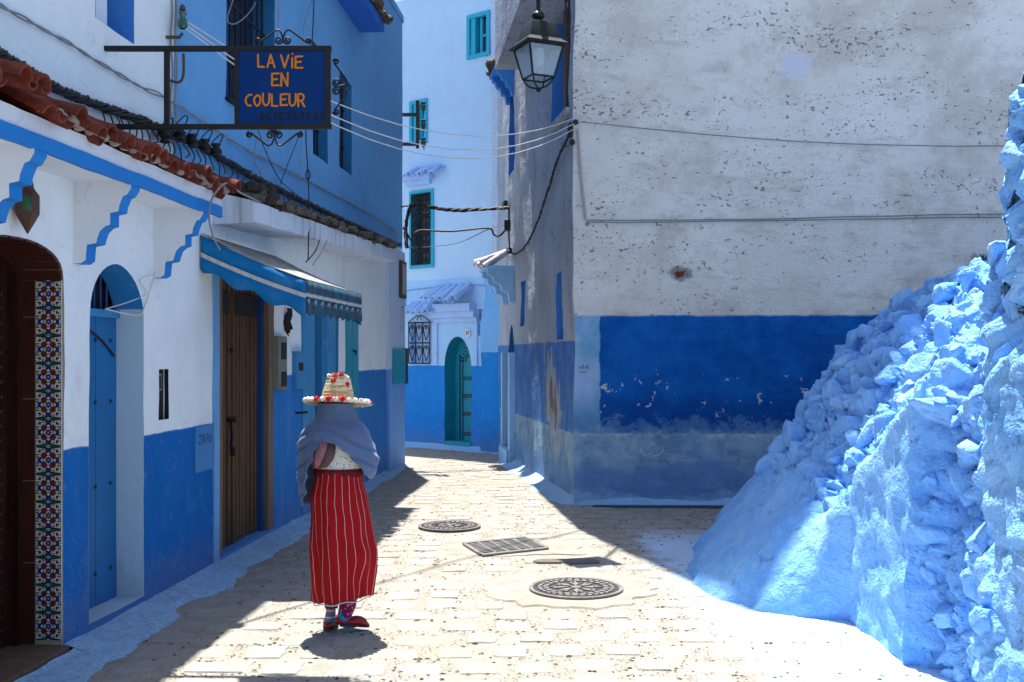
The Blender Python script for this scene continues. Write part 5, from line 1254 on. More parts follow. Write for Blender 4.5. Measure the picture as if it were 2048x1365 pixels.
na, nb = LW.u(797, .04), 16.33; z0, z1 = LW.z(801, 596, .05), LW.z(801, 522, .05); t = thing('notice_board', 'weathered framed notice board high on the blue house corner', 'notice board', LW.pt(na, z0, .05))
m = MB(); m.fbox(LW, na, nb, z0, z1, .03, .09); m.build('frame', M_rust, t, smooth=False); m = MB(); m.fbox(LW, na + .06, nb - .06, z0 + .05, z1 - .05, .09, .095); m.build('sheet', simple('faded_paper', (.40, .40, .38), .9, .3, 14, dirt=(.1, .1, .1)), t, smooth=False)
z0, z1 = LW.z(801, 662, .05), LW.z(801, 612, .05); m = MB(); lp = arch(na + .15, nb - .1, z0, z1 - .1, z1, 10); m.extrude([LW.pt(u, z, .04) for u, z in lp], LW.pt(0, 0, .03) - LW.pt(0, 0, 0)); tag(m.build('wall_plaque', simple('pale_plaque', (.45, .52, .60), .6, .2, 20)), 'small pale arched plaque under the notice board', 'plaque')
rc = LW.pt(LW.u(569), 0, .03); m = MB(); pz = LW.z(569, 617)
for k in range(3):
    pts = [(rc.x + .004 * k + .02 * math.sin(i * .9 + k), rc.y + .03 * math.sin(i * .5 + k * 2) + .02 * k, pz - .034 * i) for i in range(9 - k)]; m.tube(pts, [.012, .02, .026, .024, .028, .022, .016, .012, .004][:9 - k], 7)
tag(m.build('hanging_rag', simple('black_rag', (.02, .02, .022), .95, .3, 30)), 'twisted black rag hanging on the wall right of the wooden door', 'rag')
m = MB(); u, z = LW.uz(590, 826); m.tube([LW.pt(u, z, 0), LW.pt(u, z, .06), LW.pt(u + .03, z + .005, .12)], .012, 6); tag(m.build('wall_hook', M_iron), 'bent iron peg in the blue wall under the small meter box', 'hook')
m = MB(); u, z = FB.uz(936, 667, .03); m.extrude([FB.pt(u + .06 * math.cos(a * .5236), z + .075 * math.sin(a * .5236), .0) for a in range(12)], FB.pt(0, 0, .045) - FB.pt(0, 0, 0)); hp = tag(m.build('house_number', simple('white_enamel', (.75, .75, .75), .3, .05, 10)), 'small oval white house number 37 beside the arched teal door', 'number plate')
letters(FB, '37', u - .036, u + .04, z - .03, z + .035, .012, .047, M_signblk, hp, name='numerals')
# graffiti and chalk marks on the right building
m = MB(); q0_ = RF.uz(1156, 735)
for pts in ([(0, .01), (.02, -.01), (.045, .0), (.05, .02)], [(.055, .03), (.057, -.008), (.075, -.01), (.085, .005)], [(.09, .0), (.10, .018), (.118, .012), (.10, -.008), (.13, -.014)], [(.01, -.06), (.03, -.052), (.05, -.066), (.075, -.05), (.10, -.062)], [(.03, -.035), (.033, -.034)], [(.105, .035), (.108, .036)]):
    m.ribbon(RF, [(q0_[0] + a, q0_[1] + b) for a, b in pts], .006, .046)
tag(m.build('pen_scribble', M_signblk, smooth=False), 'tiny dark handwritten scribble on the pale blue corner strip', 'graffiti')
m = MB(); q0_ = RF.uz(1302, 905)
for cx, rr_, a0_, a1_ in ((0, .13, 3.2, 6.2), (-.03, .09, 2.9, 5.2), (.04, .1, 3.8, 6.6), (.05, .07, 1.6, 4.2)):
    m.ribbon(RF, [(q0_[0] + cx + rr_ * math.cos(a0_ + (a1_ - a0_) * i / 12), q0_[1] + rr_ * .8 * math.sin(a0_ + (a1_ - a0_) * i / 12) + .05) for i in range(13)], .006, .048)
tag(m.build('chalk_mark', simple('white_chalk', (.6, .64, .7), .95, .2, 90), smooth=False), 'white chalk loops scrawled low on the big blue wall', 'graffiti')
# ================================================================== cables and wires
def cable(name, pts, r, mat, label, strands=1, tw=.03, sub=8, group=None, pitch=.35, jit=.006, seed=0):
    path = catmull(pts, sub); m = MB()
    if strands == 1: m.tube([p + Vector(nvec(p * 3)) * jit for p in path], r, 6)
    else:
        pp = [Vector(p) for p in resample3(path, .05)]; Ls = 0
        for k in range(strands):
            out = []; Ls = 0
            for i, p in enumerate(pp):
                t = (pp[min(i + 1, len(pp) - 1)] - pp[max(0, i - 1)]).normalized(); s = t.cross(Vector((0, 0, 1))).normalized(); u_ = s.cross(t); a = Ls / pitch * 6.28 + k * 6.28 / strands
                out.append(p + (s * math.cos(a) + u_ * math.sin(a)) * tw + Vector(nvec(p * 4 + Vector((k * 7, seed, 0)))) * jit * 2); Ls += .05
            m.tube(out, r, 5)
    return tag(m.build(name, mat), label, 'cable', group)
def resample3(path, sp):
    out = []
    for a, b in zip(path, path[1:]):
        k = max(1, int((b - a).length / sp)); out += [a.lerp(b, j / k) for j in range(k)]
    return out + [path[-1]]
lw = lambda px, py, off=.05: LW.pt(*LW.uz(px, py, off), off)
cable('cable_bundle', [lw(-60, 70), lw(0, 108), lw(60, 145), lw(130, 185), lw(200, 212), lw(300, 248), lw(400, 292), lw(500, 350), lw(600, 400), lw(700, 447), lw(775, 480), lw(800, 490, .07)], .011, M_black_cable, 'thick twisted bundle of black cables along the left house fronts', 6, .02, 8, pitch=.3)
cable('service_cable', [lw(-60, -25, .03), lw(0, 10, .03), lw(100, 65, .03), lw(190, 120, .03), lw(270, 168, .03), lw(350, 207, .03), lw(480, 292, .04), lw(640, 375, .03), lw(760, 440, .03), lw(798, 470, .03)], .006, M_grey_cable, 'thin grey twin cable clipped above the black bundle', 2, .006, 8)
m = MB(); rn5 = random.Random(8)
for i in range(46):                                   # ties and loose strands of the bundle
    px = 200 + i * 12.8; py = [212, 248, 292, 350, 400, 447, 480][min(6, i // 7)]
    py = 212 + (px - 200) * .46; a = lw(px, py, .05)
    m.tube(catmull([a, a + Vector((.03, rn5.uniform(-.02, .06), -.03 - rn5.random() * .06)), a + Vector((.02, rn5.uniform(-.03, .08), -.09 - rn5.random() * .05))], 4), .005, 5)
tag(m.build('cable_ties', M_black_cable, kind='stuff'), 'loose black tie ends dangling from the cable bundle', 'cable tie', None)
m = MB()
for px, py in ((330, 272), (360, 266), (385, 282), (410, 292), (432, 300)):
    c = lw(px, py, .10); m.lathe([(.02, -.05), (.04, -.045), (.025, -.02), (.045, .0), (.025, .02), (.04, .045), (.02, .05)], c, 10)
    m.tube([c + Vector((.05 * math.sin(a * .5), .07 * math.cos(a * .5), .05 + .07 * math.sin(a * .5))) for a in range(11)], .005, 5)
m.tube([lw(320, 268, .06), lw(440, 305, .06)], .018, 6)
tag(m.build('spool_insulators', M_black_cable), 'row of dark spool insulators with cable loops below the sign', 'insulator')
# wires spanning to the right building
def sag(a, b, s, n=14): return [a.lerp(b, t / n) + Vector((0, 0, -s * 4 * (t / n) * (1 - t / n))) for t in range(n + 1)]
A = lw(365, 38, .12); Bp = RF.pt(.0, RF.z(1145, 245), .06); GW = 'white wires strung across the street'
for k, (dz, s, l) in enumerate(((0, .46, 'topmost of the pale wires sagging from house insulator to right corner'), (-.05, .56, 'middle pale wire sagging from house insulator to right corner'), (-.10, .60, 'lowest pale wire sagging from house insulator to right corner'))):
    m = MB(); m.tube(sag(A + Vector((0, 0, dz * .5)), Bp + Vector((0, 0, dz * 1.2 + .03)), s), .0052, 5); tag(m.build('overhead_wire', M_white_wire), l, 'wire', GW)
t = thing('corner_insulator', 'single green glass insulator on hooked bracket between white and blue walls', 'insulator', A)
m = MB(); m.lathe([(.012, .06), (.028, .045), (.02, .01), (.034, -.01), (.036, -.05), (.02, -.07)], A, 12); m.build('glass', M_green_glass, t); m = MB(); m.lathe([(.008, .10), (.022, .08), (.022, .06)], A, 8); m.build('cap', M_rust, t); m = MB(); m.tube([A + Vector((-.14, 0, -.13)), A + Vector((-.02, 0, -.13)), A + Vector((0, 0, -.10))], .012, 6); m.tube(catmull([A + Vector((-.12, .02, -.42)), A + Vector((-.03, .02, -.44)), A + Vector((0, .02, -.38)), A + Vector((.0, .02, -.24))], 5), .01, 6); m.build('pin', M_rust, t)
for k, (px, py0, py1, l) in enumerate(((343, -10, 262, 'pale cable dropping down the edge of the white wall'), (352, -10, 262, 'second pale cable dropping beside the blue wall edge'))):
    m = MB(); m.tube([lw(px + 2 * math.sin(i), py0 + (py1 - py0) * i / 14, .02) for i in range(15)], .008, 5); tag(m.build('down_cable', M_grey_cable), l, 'cable', 'cables down the house joint')
# loose wires hanging before the blue wall
LWS = [[(556, -5), (556, 60), (545, 110), (510, 300), (520, 345), (545, 405)], [(627, -5), (607, 60), (606, 200), (600, 330), (590, 385)], [(628, -5), (624, 90), (612, 250), (616, 350), (618, 420), (616, 520)], [(515, 255), (530, 300), (560, 360), (600, 395), (620, 410)], [(600, 268), (575, 330), (560, 370)], [(537, 260), (530, 330), (500, 350)], [(466, 0), (455, 40), (470, 48), (495, 30), (512, 5)], [(630, 450), (640, 470), (632, 500), (612, 525)], [(655, 480), (640, 510), (625, 530)]]
LLB = ['grey wire looping down in front of the barred window', 'brown wire hanging behind the right part of the sign', 'long dark wire with a knot hanging down to the awning', 'thin dark wire slanting below the sign to the canopy', 'short dark wire curving under the sign', 'pale wire curving left under the sign', 'white wire loop before the barred upper window', 'short black wire from canopy edge to awning', 'thin brown wire from canopy edge to awning']
for k, (pts, l) in enumerate(zip(LWS, LLB)):
    m = MB(); of = .30 if k in (2, 7, 8) else .06; m.tube(catmull([lw(x, y, of if y < 480 else .40) for x, y in pts], 6), .006 if k in (2, 7) else .0045, 5)
    if k == 2: c = lw(616, 350, of); m.tube([c + Vector((.02 * math.cos(a), .0, .045 * math.sin(a))) for a in [i * .5 for i in range(14)]], .006, 5)
    tag(m.build('loose_wire', M_black_cable if k in (2, 3, 4, 7) else M_grey_cable), l, 'wire', 'loose wires on the blue house')
m = MB(); m.tube(catmull([lw(440, 500, .5), lw(425, 470, .45), lw(418, 430, .42), lw(428, 390, .42), lw(455, 366, .42), lw(480, 385, .42), lw(520, 405, .38)], 6), .007, 6); tag(m.build('arched_wire', M_grey_cable), 'stiff pale wire arching from canopy corner down to awning', 'wire')
m = MB(); m.tube(catmull([lw(310, 545, .03), lw(290, 610, .02), LW.pt(B1 - .05, 1.97, -.02), LW.pt(B1 - .30, 2.0, -.12)], 6), .005, 5); m.tube(catmull([LW.pt(B1 - .3, 2.0, -.12), LW.pt(B1 - .1, 2.06, -.04), LW.pt(B1, 2.12, .02), lw(280, 560, .03), lw(310, 548, .03)], 6), .004, 5); tag(m.build('doorway_wire', M_white_wire), 'thin white wire looping across the blue arched doorway', 'wire')
# cables between blue house corner and right building
C0 = LW.pt(16.4, LW.z(805, 490, .1), .08); rsw = lambda px, py, off=.05: RS.pt(*RS.uz(px, py, off), off)
e1 = rsw(1018, 416); GB = 'black cables between the blue house and the right building'
cable('street_cable', [C0, P(812, 450, 16.5), P(822, 415, 16.5), P(840, 410, 16.5), P(880, 418, 16.6), P(920, 421, 16.7), P(970, 419, 16.8), e1], .016, M_black_cable, 'heavy black cable arching from the corner bracket across the alley', 3, .018, 6, GB)
cable('street_cable', [P(806, 455, 16.45), P(816, 470, 16.5), P(822, 480, 16.5), P(830, 466, 16.5), P(845, 461, 16.6), P(900, 463, 16.7), P(975, 457, 16.8), P(988, 470, 16.8), P(1000, 472, 16.8), rsw(1016, 455)], .016, M_black_cable, 'single black cable with looped ends below the heavy one', 1, 0, 6, GB)
cable('street_cable', [C0, P(860, 494, 16.6), P(920, 485, 16.7), P(980, 458, 16.8), rsw(1016, 450)], .006, M_black_cable, 'thinnest black wire crossing the alley lowest of three', 1, 0, 6, GB)
m = MB(); m.fbox(RS, RS.u(1016) - .25, RS.u(1016), RS.z(1012, 424), RS.z(1012, 410), .04, .10); m.tube([rsw(1018, 416), rsw(1018, 440), rsw(1017, 455), rsw(1019, 500)], .014, 6); m.box(rsw(1015, 452, .1), (.10, .16, .16)); m.box(rsw(1019, 502, .07), (.08, .12, .08)); tag(m.build('cable_joint', M_black_cable, smooth=False), 'black cable clamp and junction on the right building edge', 'clamp')
cable('drop_cable', [rsw(1019, 503, .05), rsw(1034, 507, .05), rsw(1060, 478, .05), rsw(1090, 400, .05), rsw(1115, 320, .04), rsw(1132, 285, .04), RF.pt(-.03, RF.z(1146, 262), .05)], .012, M_black_cable, 'black twisted cable swooping down the side of the right building', 2, .008, 8, pitch=.15)
m = MB(); c = RF.pt(-.04, RF.z(1137, 262), .04); m.ball(c, .05, n=8, sc=(.7, .7, 1.9)); m.ball(c + Vector((.02, 0, -.14)), .035, n=8); m.tube([c + Vector((-.04, 0, -.12)), c + Vector((-.10, -.02, -.16)), c + Vector((-.06, -.02, -.2)), c + Vector((0, 0, -.17))], .006, 5); m.ball(c + Vector((.06, 0, .09)), .035, n=6); tag(m.build('cable_anchor', M_black_cable), 'black cable anchor knot at the corner of the right building', 'clamp')
cable('wall_conduit', [RF.pt(*RF.uz(1155, 258, .03), .035), RF.pt(*RF.uz(1160, 330, .03), .035), RF.pt(*RF.uz(1170, 438, .03), .035)], .016, simple('painted_conduit', (.42, .40, .40), .8, .2, 12), 'short upright conduit near the corner of the white wall', 1, 0, 6)
rf = lambda px, py: RF.pt(*RF.uz(px, py, .05), .05)
cable('wall_cable', [rf(1170, 441), rf(1300, 441), rf(1500, 439), rf(1700, 434), rf(1900, 430), rf(2100, 427)], .007, M_grey_cable, 'upper of two cables running level along the white wall', 1, 0, 8, 'cables on the white wall')
cable('wall_cable', [rf(1172, 445), rf(1300, 445), rf(1500, 442), rf(1700, 439), rf(1900, 436), rf(2100, 434)], .007, M_grey_cable, 'lower of two cables running level along the white wall', 1, 0, 8, 'cables on the white wall')
cable('slack_wire', [rf(1150, 243), rf(1300, 258), rf(1450, 273), rf(1650, 286), rf(1850, 292), rf(2100, 293)], .006, M_grey_cable, 'slack wire sagging across the upper white wall', 1, 0, 8)
m = MB(); fp = lambda px, py: FB.pt(*FB.uz(px, py, .02), .02); m.tube(catmull([fp(810, 582), fp(870, 575), fp(920, 570), fp(970, 572)], 8), .010, 5); m.tube([fp(811, 583), fp(811, 630)], .012, 5); tag(m.build('facade_cable', simple('painted_cable', (.22, .38, .68), .8, .2, 10)), 'painted over cable crossing the pale blue facade above the tiles', 'cable')
# insulator bracket on the corner
t = thing('insulator_bracket', 'steel bracket with three green glass insulators on the blue house corner', 'bracket', P(840, 290, 16.5))
iY = 16.5
def ib(x0, y0, x1, y1, dp=.05): a = P(x0, y1, iY); b = P(x1, y0, iY); m.add([(x, y, z) for x in (a.x, b.x) for y in (iY - dp / 2, iY + dp / 2) for z in (a.z, b.z)], [(0, 1, 3, 2), (4, 6, 7, 5), (0, 4, 5, 1), (2, 3, 7, 6), (0, 2, 6, 4), (1, 5, 7, 3)])
m = MB(); ib(832, 202, 838, 297, .06); m.build('post', M_rust, t, smooth=False)
for y0 in (227, 286): m = MB(); ib(798, y0, 831.8, y0 + 6); m.build('arm', M_rust, t, smooth=False)
for yc in (213, 249, 285):
    c = P(847, yc, iY); m = MB(); m.lathe([(.02, .075), (.045, .06), (.03, .03), (.05, .0), (.03, -.03), (.045, -.05), (.02, -.075)], c, 12); m.build('insulator', M_green_glass, t); m = MB(); m.tube([P(838, yc - 8, iY), P(844, yc - 9, iY), P(847, yc - 8, iY), P(848, yc + 16, iY)], .008, 5); m.build('pin', M_rust, t)
m = MB(); m.tube([LW.pt(16.35, LW.z(803, 415), 0), P(812, 412, 16.45), P(818, 414, 16.45), P(820, 408, 16.45)], .012, 6); tag(m.build('wall_hook', M_iron), 'black iron hook carrying the heavy cable at the house corner', 'hook')

# ================================================================== the walking person, seen from behind
PS = 6.5 / FPX
def bx(px): return (px - 676) * PS
def bz(py): return (1259 - py) * PS
PO = Vector(((676 - 1024) * PS, 6.5, 0))
M_skin = simple('skin', (.36, .20, .13), .55, .06, 30, spec=.35)
# one continuous body grown from a skeleton
def skeleton():
    J = {'pel': ((.01, 0, .80), .105), 'spine': ((.01, .0, .95), .105), 'chest': ((.005, .01, 1.10), .115), 'neckb': ((.0, .02, 1.22), .065), 'neck': ((.0, .03, 1.28), .048), 'head': ((.0, .04, 1.36), .075), 'crown': ((.0, .045, 1.45), .075),
         'shl': ((-.13, .01, 1.18), .055), 'ell': ((-.15, .07, 1.0), .036), 'wrl': ((-.07, .19, 1.0), .028), 'hal': ((-.02, .22, 1.02), .030),
         'shr': ((.13, .01, 1.18), .055), 'elr': ((.16, .05, 1.0), .036), 'wrr': ((.09, .19, 1.04), .028), 'har': ((.05, .23, 1.08), .030),
         'hipl': ((-.06, 0, .72), .085), 'knl': ((-.05, .03, .42), .045), 'anl': ((-.048, .03, .10), .022), 'fol': ((-.06, .08, .045), .018), 'tol': ((-.06, .14, .035), .014),
         'hipr': ((.08, 0, .72), .085), 'knr': ((.06, .0, .42), .045), 'anr': ((.045, -.045, .11), .022), 'for': ((.09, -.02, .055), .018), 'tor': ((.135, .01, .04), .012)}
    E = [('pel', 'spine'), ('spine', 'chest'), ('chest', 'neckb'), ('neckb', 'neck'), ('neck', 'head'), ('head', 'crown'), ('chest', 'shl'), ('shl', 'ell'), ('ell', 'wrl'), ('wrl', 'hal'), ('chest', 'shr'), ('shr', 'elr'), ('elr', 'wrr'), ('wrr', 'har'), ('pel', 'hipl'), ('hipl', 'knl'), ('knl', 'anl'), ('anl', 'fol'), ('fol', 'tol'), ('pel', 'hipr'), ('hipr', 'knr'), ('knr', 'anr'), ('anr', 'for'), ('for', 'tor')]
    for s, hnd, sg in (('l', 'hal', 1), ('r', 'har', -1)):
        b = Vector(J[hnd][0])
        for k in range(4):
            y = b + Vector((sg * .035, .012, .022 - .016 * k)); J['f%s%d' % (s, k)] = (tuple(y), .009); J['g%s%d' % (s, k)] = (tuple(y + Vector((sg * .022, -.012, -.004))), .008)
            E += [(hnd, 'f%s%d' % (s, k)), ('f%s%d' % (s, k), 'g%s%d' % (s, k))]
        J['t' + s] = (tuple(b + Vector((sg * .01, -.01, .038))), .009); E.append((hnd, 't' + s))
    nm = list(J); me = bpy.data.meshes.new('person'); me.from_pydata([Vector(J[n][0]) for n in nm], [(nm.index(a), nm.index(b)) for a, b in E], [])
    o = bpy.data.objects.new('person', me); COL.objects.link(o); me.materials.append(M_skin)
    sk = o.modifiers.new('skin', 'SKIN')
    for i, n in enumerate(nm): me.skin_vertices[0].data[i].radius = (J[n][1], J[n][1]); me.skin_vertices[0].data[i].use_root = (n == 'pel')
    sk.use_smooth_shade = True; o.modifiers.new('sub', 'SUBSURF').levels = 1; o.modifiers['sub'].render_levels = 1
    return o
PB = skeleton(); PB.location = PO; WL[PB.name] = PO.copy()
tag(PB, 'person walking away in pompom straw hat, blue grey shawl and red striped skirt', 'person')
def pbuild(m, name, mat, ang=60, solid=0, sub=0):
    m.v = [q + PO for q in m.v]; o = m.build(name, mat, PB, ang=ang)
    if solid: s = o.modifiers.new('thickness', 'SOLIDIFY'); s.thickness = solid
    return o
def lerpk(tab, z):
    tab = sorted(tab)
    if z <= tab[0][0]: return tab[0][1:]
    for a, b in zip(tab, tab[1:]):
        if a[0] <= z <= b[0]:
            t = (z - a[0]) / (b[0] - a[0]); t = t * t * (3 - 2 * t) if len(a) > 9 else t; return tuple(p + (q - p) * t for p, q in zip(a[1:], b[1:]))
    return tab[-1][1:]
# skirt (angle 0 = towards the camera, +90 = right)
SK = [(bz(1215), bx(684), 54 * PS, .125), (bz(1180), bx(685), 59 * PS, .138), (bz(1140), bx(685), 63 * PS, .150), (bz(1095), bx(684), 65 * PS, .158), (bz(1040), bx(681), 63 * PS, .160), (bz(990), bx(677), 58 * PS, .150), (bz(955), bx(677), 50 * PS, .125), (bz(936), bx(677), 49 * PS, .120)]
m = MB(); NA, NZ = 144, 48; uvs = []
for j in range(NZ + 1):
    t = j / NZ
    for i in range(NA):
        a = 2 * math.pi * i / NA; hem = bz(1194) + .022 * math.sin(a) + .006 * math.sin(a * 7); z = hem + (bz(936) - hem) * t
        cx, rx, ry = lerpk(SK, z); rx *= .965; lowk = (1 - t)
        fold = .015 * lowk * math.sin(a * 4 + 1.0 + z * 2.2) + .010 * lowk * math.sin(a * 7 - z * 5) + .005 * math.sin(a * 12 + z * 7) * (.4 + lowk) + .008 * noise.noise(Vector((math.sin(a) * 2, math.cos(a) * 2, z * 5)))
        kn = .040 * math.exp(-((math.atan2(math.sin(a - .75), math.cos(a - .75))) / .35) ** 2 - ((z - bz(1112)) / .10) ** 2)      # calf pushing the cloth
        kn -= .042 * math.exp(-((math.atan2(math.sin(a - .42), math.cos(a - .42))) / .28) ** 2 - ((z - bz(1150)) / .13) ** 2)
        r = 1 + (fold + kn) / .18; sway = .018 * lowk * lowk
        m.v.append(Vector((cx + rx * math.sin(a) * r + sway * .3, -ry * math.cos(a) * r, z)))
for j in range(NZ):
    for i in range(NA): m.f.append([j * NA + i, j * NA + (i + 1) % NA, (j + 1) * NA + (i + 1) % NA, (j + 1) * NA + i]); m.m.append(0)
sm = NT('red_striped_skirt_cloth'); uvn = sm.n('ShaderNodeUVMap').outputs[0]; ux, uy, uz_ = sm.xyz(uvn)
fr = sm.math('ABSOLUTE', sm.math('SUBTRACT', sm.math('FRACT', sm.math('MULTIPLY', sm.math('ADD', ux, sm.math('MULTIPLY', sm.math('SUBTRACT', sm.noise(9, 2), .5), .016)), 23.0)), .5))
stp = sm.ss(fr, .455, .478); cr = sm.mix(sm.noise(40, 4), (.26, .003, .007), (.42, .006, .011)); cr = sm.mix(stp, cr, (.60, .38, .32)); sm.bump(sm.noise(260, 2), .25, .002); M_skirt_c = sm.fin(cr, .85, .2)
sko = pbuild(m, 'skirt', M_skirt_c, solid=.003)
uvl = sko.data.uv_layers.new(name='UVMap')
for p in sko.data.polygons:
    idx = list(p.vertices); us_ = [(v % NA) / NA for v in idx]
    if max(us_) - min(us_) > .5: us_ = [u + 1 if u < .5 else u for u in us_]
    for li, u, v in zip(p.loop_indices, us_, idx): uvl.data[li].uv = (u, (v // NA) / NZ)
# hem lining and waistband
m = MB(); m.tube([Vector((lerpk(SK, bz(1196))[0] + 56 * PS * math.sin(a) * 1.0, -.132 * math.cos(a), bz(1197) + .022 * math.sin(a) + .006 * math.sin(a * 7))) for a in [i * 2 * math.pi / 60 for i in range(60)]], .004, 5, closed=True); pbuild(m, 'hem', simple('white_hem', (.62, .60, .60), .9, .1, 40))
m = MB(); m.lathe([(49.6 * PS, bz(950)), (49.6 * PS, bz(936)), (47 * PS, bz(934))], (bx(677), 0, 0), 48, sy=.80); pbuild(m, 'waistband', simple('dark_red_band', (.14, .004, .008), .85, .1, 60))
# blouse with small flowers
fm = NT('floral_blouse_cloth'); d1 = fm.vor(62); d2 = fm.vor(95); colr = fm.vor(62, out='Color'); cx_, cy_, cz_ = fm.xyz(colr)
cb = fm.mix(fm.math('MULTIPLY', fm.ss(d1, .36, .28), fm.ss(cx_, .35, .4)), (.66, .66, .62), fm.mix(fm.ss(cy_, .45, .55), (.04, .24, .42), (.10, .22, .16)))
cb = fm.mix(fm.math('MULTIPLY', fm.ss(d2, .26, .2), .7), cb, (.10, .30, .45)); fm.bump(fm.noise(200, 2), .15, .002); M_blouse = fm.fin(cb, .85, .15)
m = MB(); m.lathe([(46 * PS, bz(950)), (47 * PS, bz(940)), (50 * PS, bz(920)), (52 * PS, bz(890)), (48 * PS, bz(868)), (36 * PS, bz(850)), (18 * PS, bz(840))], (bx(677), .0, 0), 40, sy=.74)
for q in m.v: q += Vector((0, 0, 0)) + Vector(nvec(q * 14)) * .005
pbuild(m, 'blouse', M_blouse)
# shawl wrapping head, shoulders and arms
SH = [(bz(1010), bx(672), 66 * PS, .17), (bz(960), bx(674), 76 * PS, .178), (bz(920), bx(675), 76 * PS, .175), (bz(890), bx(674), 73 * PS, .168), (bz(868), bx(672), 68 * PS, .160), (bz(850), bx(671), 58 * PS, .145), (bz(838), bx(671), 45 * PS, .125), (bz(822), bx(670), 36 * PS, .110), (bz(805), bx(670), 36 * PS, .112)]
EDGE = [(-180, bz(960)), (-120, bz(1008)), (-75, bz(1010)), (-52, bz(985)), (-38, bz(930)), (-27, bz(893)), (-12, bz(876)), (4, bz(880)), (18, bz(898)), (34, bz(920)), (52, bz(945)), (75, bz(955)), (110, bz(940)), (180, bz(960))]
m = MB(); NA, NZ = 150, 56
def edgez(a):
    d = (math.degrees(a) + 180) % 360 - 180
    for (x0, z0), (x1, z1) in zip(EDGE, EDGE[1:]):
        if x0 <= d <= x1: t = (d - x0) / (x1 - x0); t = t * t * (3 - 2 * t); return z0 + (z1 - z0) * t
    return EDGE[0][1]
for j in range(NZ + 1):
    t = j / NZ
    for i in range(NA):
        a = 2 * math.pi * i / NA; d = math.atan2(math.sin(a), math.cos(a)); zb = edgez(a); z = zb + (bz(804) - zb) * t
        cx, rx, ry = lerpk(SH, z)
        w1_ = max(0, min(1, (bz(838) - z) / .05)); arcs = z + .10 * (1 - math.cos(d + .25)) + .03 * math.sin(d * 2)
        fold = (.013 - .024 * (1 - abs(math.sin(arcs * 33 + 1.2 * noise.noise(Vector((d * 1.5, z * 5, 0)))))) ** 2.0) * w1_ * math.exp(-(d / 1.7) ** 2) + .002 * math.sin(arcs * 140 + d * 3) * w1_ + .002 * math.sin(d * 9 + z * 18) * (1 - w1_)
        fold += .004 * math.sin(d * 9 + z * 14) * max(0, min(1, (bz(900) - z) / .1))
        fold += .012 * (1 - min(1, t * 9)) * math.exp(-(d / .9) ** 2)
        elb = .020 * math.exp(-((d - 1.35) / .5) ** 2 - ((z - bz(915)) / .06) ** 2) - .016 * math.exp(-((d - 1.45) / .5) ** 2 - ((z - bz(960)) / .05) ** 2) + .01 * math.exp(-((d + 1.5) / .5) ** 2 - ((z - bz(885)) / .07) ** 2)
        r = 1 + (fold + elb) / .2
        yy = -ry * math.cos(a) * r + (.03 if z > bz(838) else .03 * max(0, 1 - (bz(838) - z) / .06))
        m.v.append(Vector((cx + rx * math.sin(a) * r, yy, z)))
for j in range(NZ):
    for i in range(NA): m.f.append([j * NA + i, j * NA + (i + 1) % NA, (j + 1) * NA + (i + 1) % NA, (j + 1) * NA + i]); m.m.append(0)
shm = NT('blue_grey_shawl_cloth'); cs_ = shm.mix(shm.noise(5, 4), (.075, .12, .235), (.125, .18, .31)); shm.bump(shm.noise(300, 2), .2, .002); M_shawl = shm.fin(cs_, .9, .15); shm.b.inputs['Sheen Weight'].default_value = .25
pbuild(m, 'shawl', M_shawl, solid=.006)
# pink patterned bundle and brown bag under the shawl
pk = NT('pink_patterned_cloth'); pv = pk.vor(55); cpk = pk.mix(pk.ss(pk.math('ABSOLUTE', pk.math('SUBTRACT', pv, .35)), .10, .03), (.30, .13, .16), (.19, .06, .085)); M_pink = pk.fin(cpk, .85, .15)
m = MB(); m.tube([Vector((bx(x), y, bz(py))) for x, py, y in ((659, 872, -.120), (655, 888, -.143), (650, 903, -.150), (644, 918, -.148), (640, 928, -.136))], [.02, .030, .032, .026, .010], 14); pbuild(m, 'pink_bundle', M_pink)
m = MB(); m.tube([Vector((bx(x), y, bz(py))) for x, py, y in ((668, 872, -.105), (668, 890, -.130), (664, 908, -.138), (656, 921, -.138), (645, 929, -.128))], [.018, .034, .036, .030, .010], 14); pbuild(m, 'brown_bag', simple('brown_leather', (.085, .050, .042), .6, .15, 20))
# trousers, socks, slippers
tm = NT('magenta_dotted_cloth'); tv = tm.vor(75); tc = tm.vor(75, out='Color'); tx, ty, tz = tm.xyz(tc); ct = tm.mix(tm.ss(tv, .34, .28), (.22, .008, .07), tm.mix(tm.ss(tx, .5, .55), (.02, .005, .02), (.6, .5, .55))); M_trs = tm.fin(ct, .85, .2)
m = MB(); m.tube([Vector((bx(x), y, bz(py))) for x, py, y in ((668, 1140, .03), (662, 1185, .03), (661, 1206, .03), (661, 1216, .03))], [.06, .055, .046, .040], 16); pbuild(m, 'trouser_leg', M_trs)
m = MB(); m.tube([Vector((bx(x), y, bz(py))) for x, py, y in ((694, 1130, -.02), (698, 1180, -.03), (697, 1205, -.04), (693, 1228, -.045))], [.07, .060, .054, .036], 16); pbuild(m, 'trouser_leg', M_trs)
so_ = NT('striped_sock_knit'); sx_, sy_, sz_ = so_.xyz(); fr = so_.math('FRACT', so_.math('MULTIPLY', sz_, 24.0))
cso = so_.mix(so_.ss(fr, .52, .56), (.03, .22, .42), so_.mix(so_.ss(fr, .74, .78), (.40, .10, .16), (.62, .55, .40))); M_sock = so_.fin(cso, .9, .2)
m = MB(); m.tube([Vector((bx(x), y, bz(py))) for x, py, y in ((661, 1200, .03), (660, 1225, .028), (658, 1238, .03), (657, 1250, .05), (657, 1254, .10))], [.030, .031, .034, .034, .028], 14); pbuild(m, 'sock', M_sock)
M_sockb = simple('blue_sock_knit', (.02, .22, .45), .9, .15, 60)
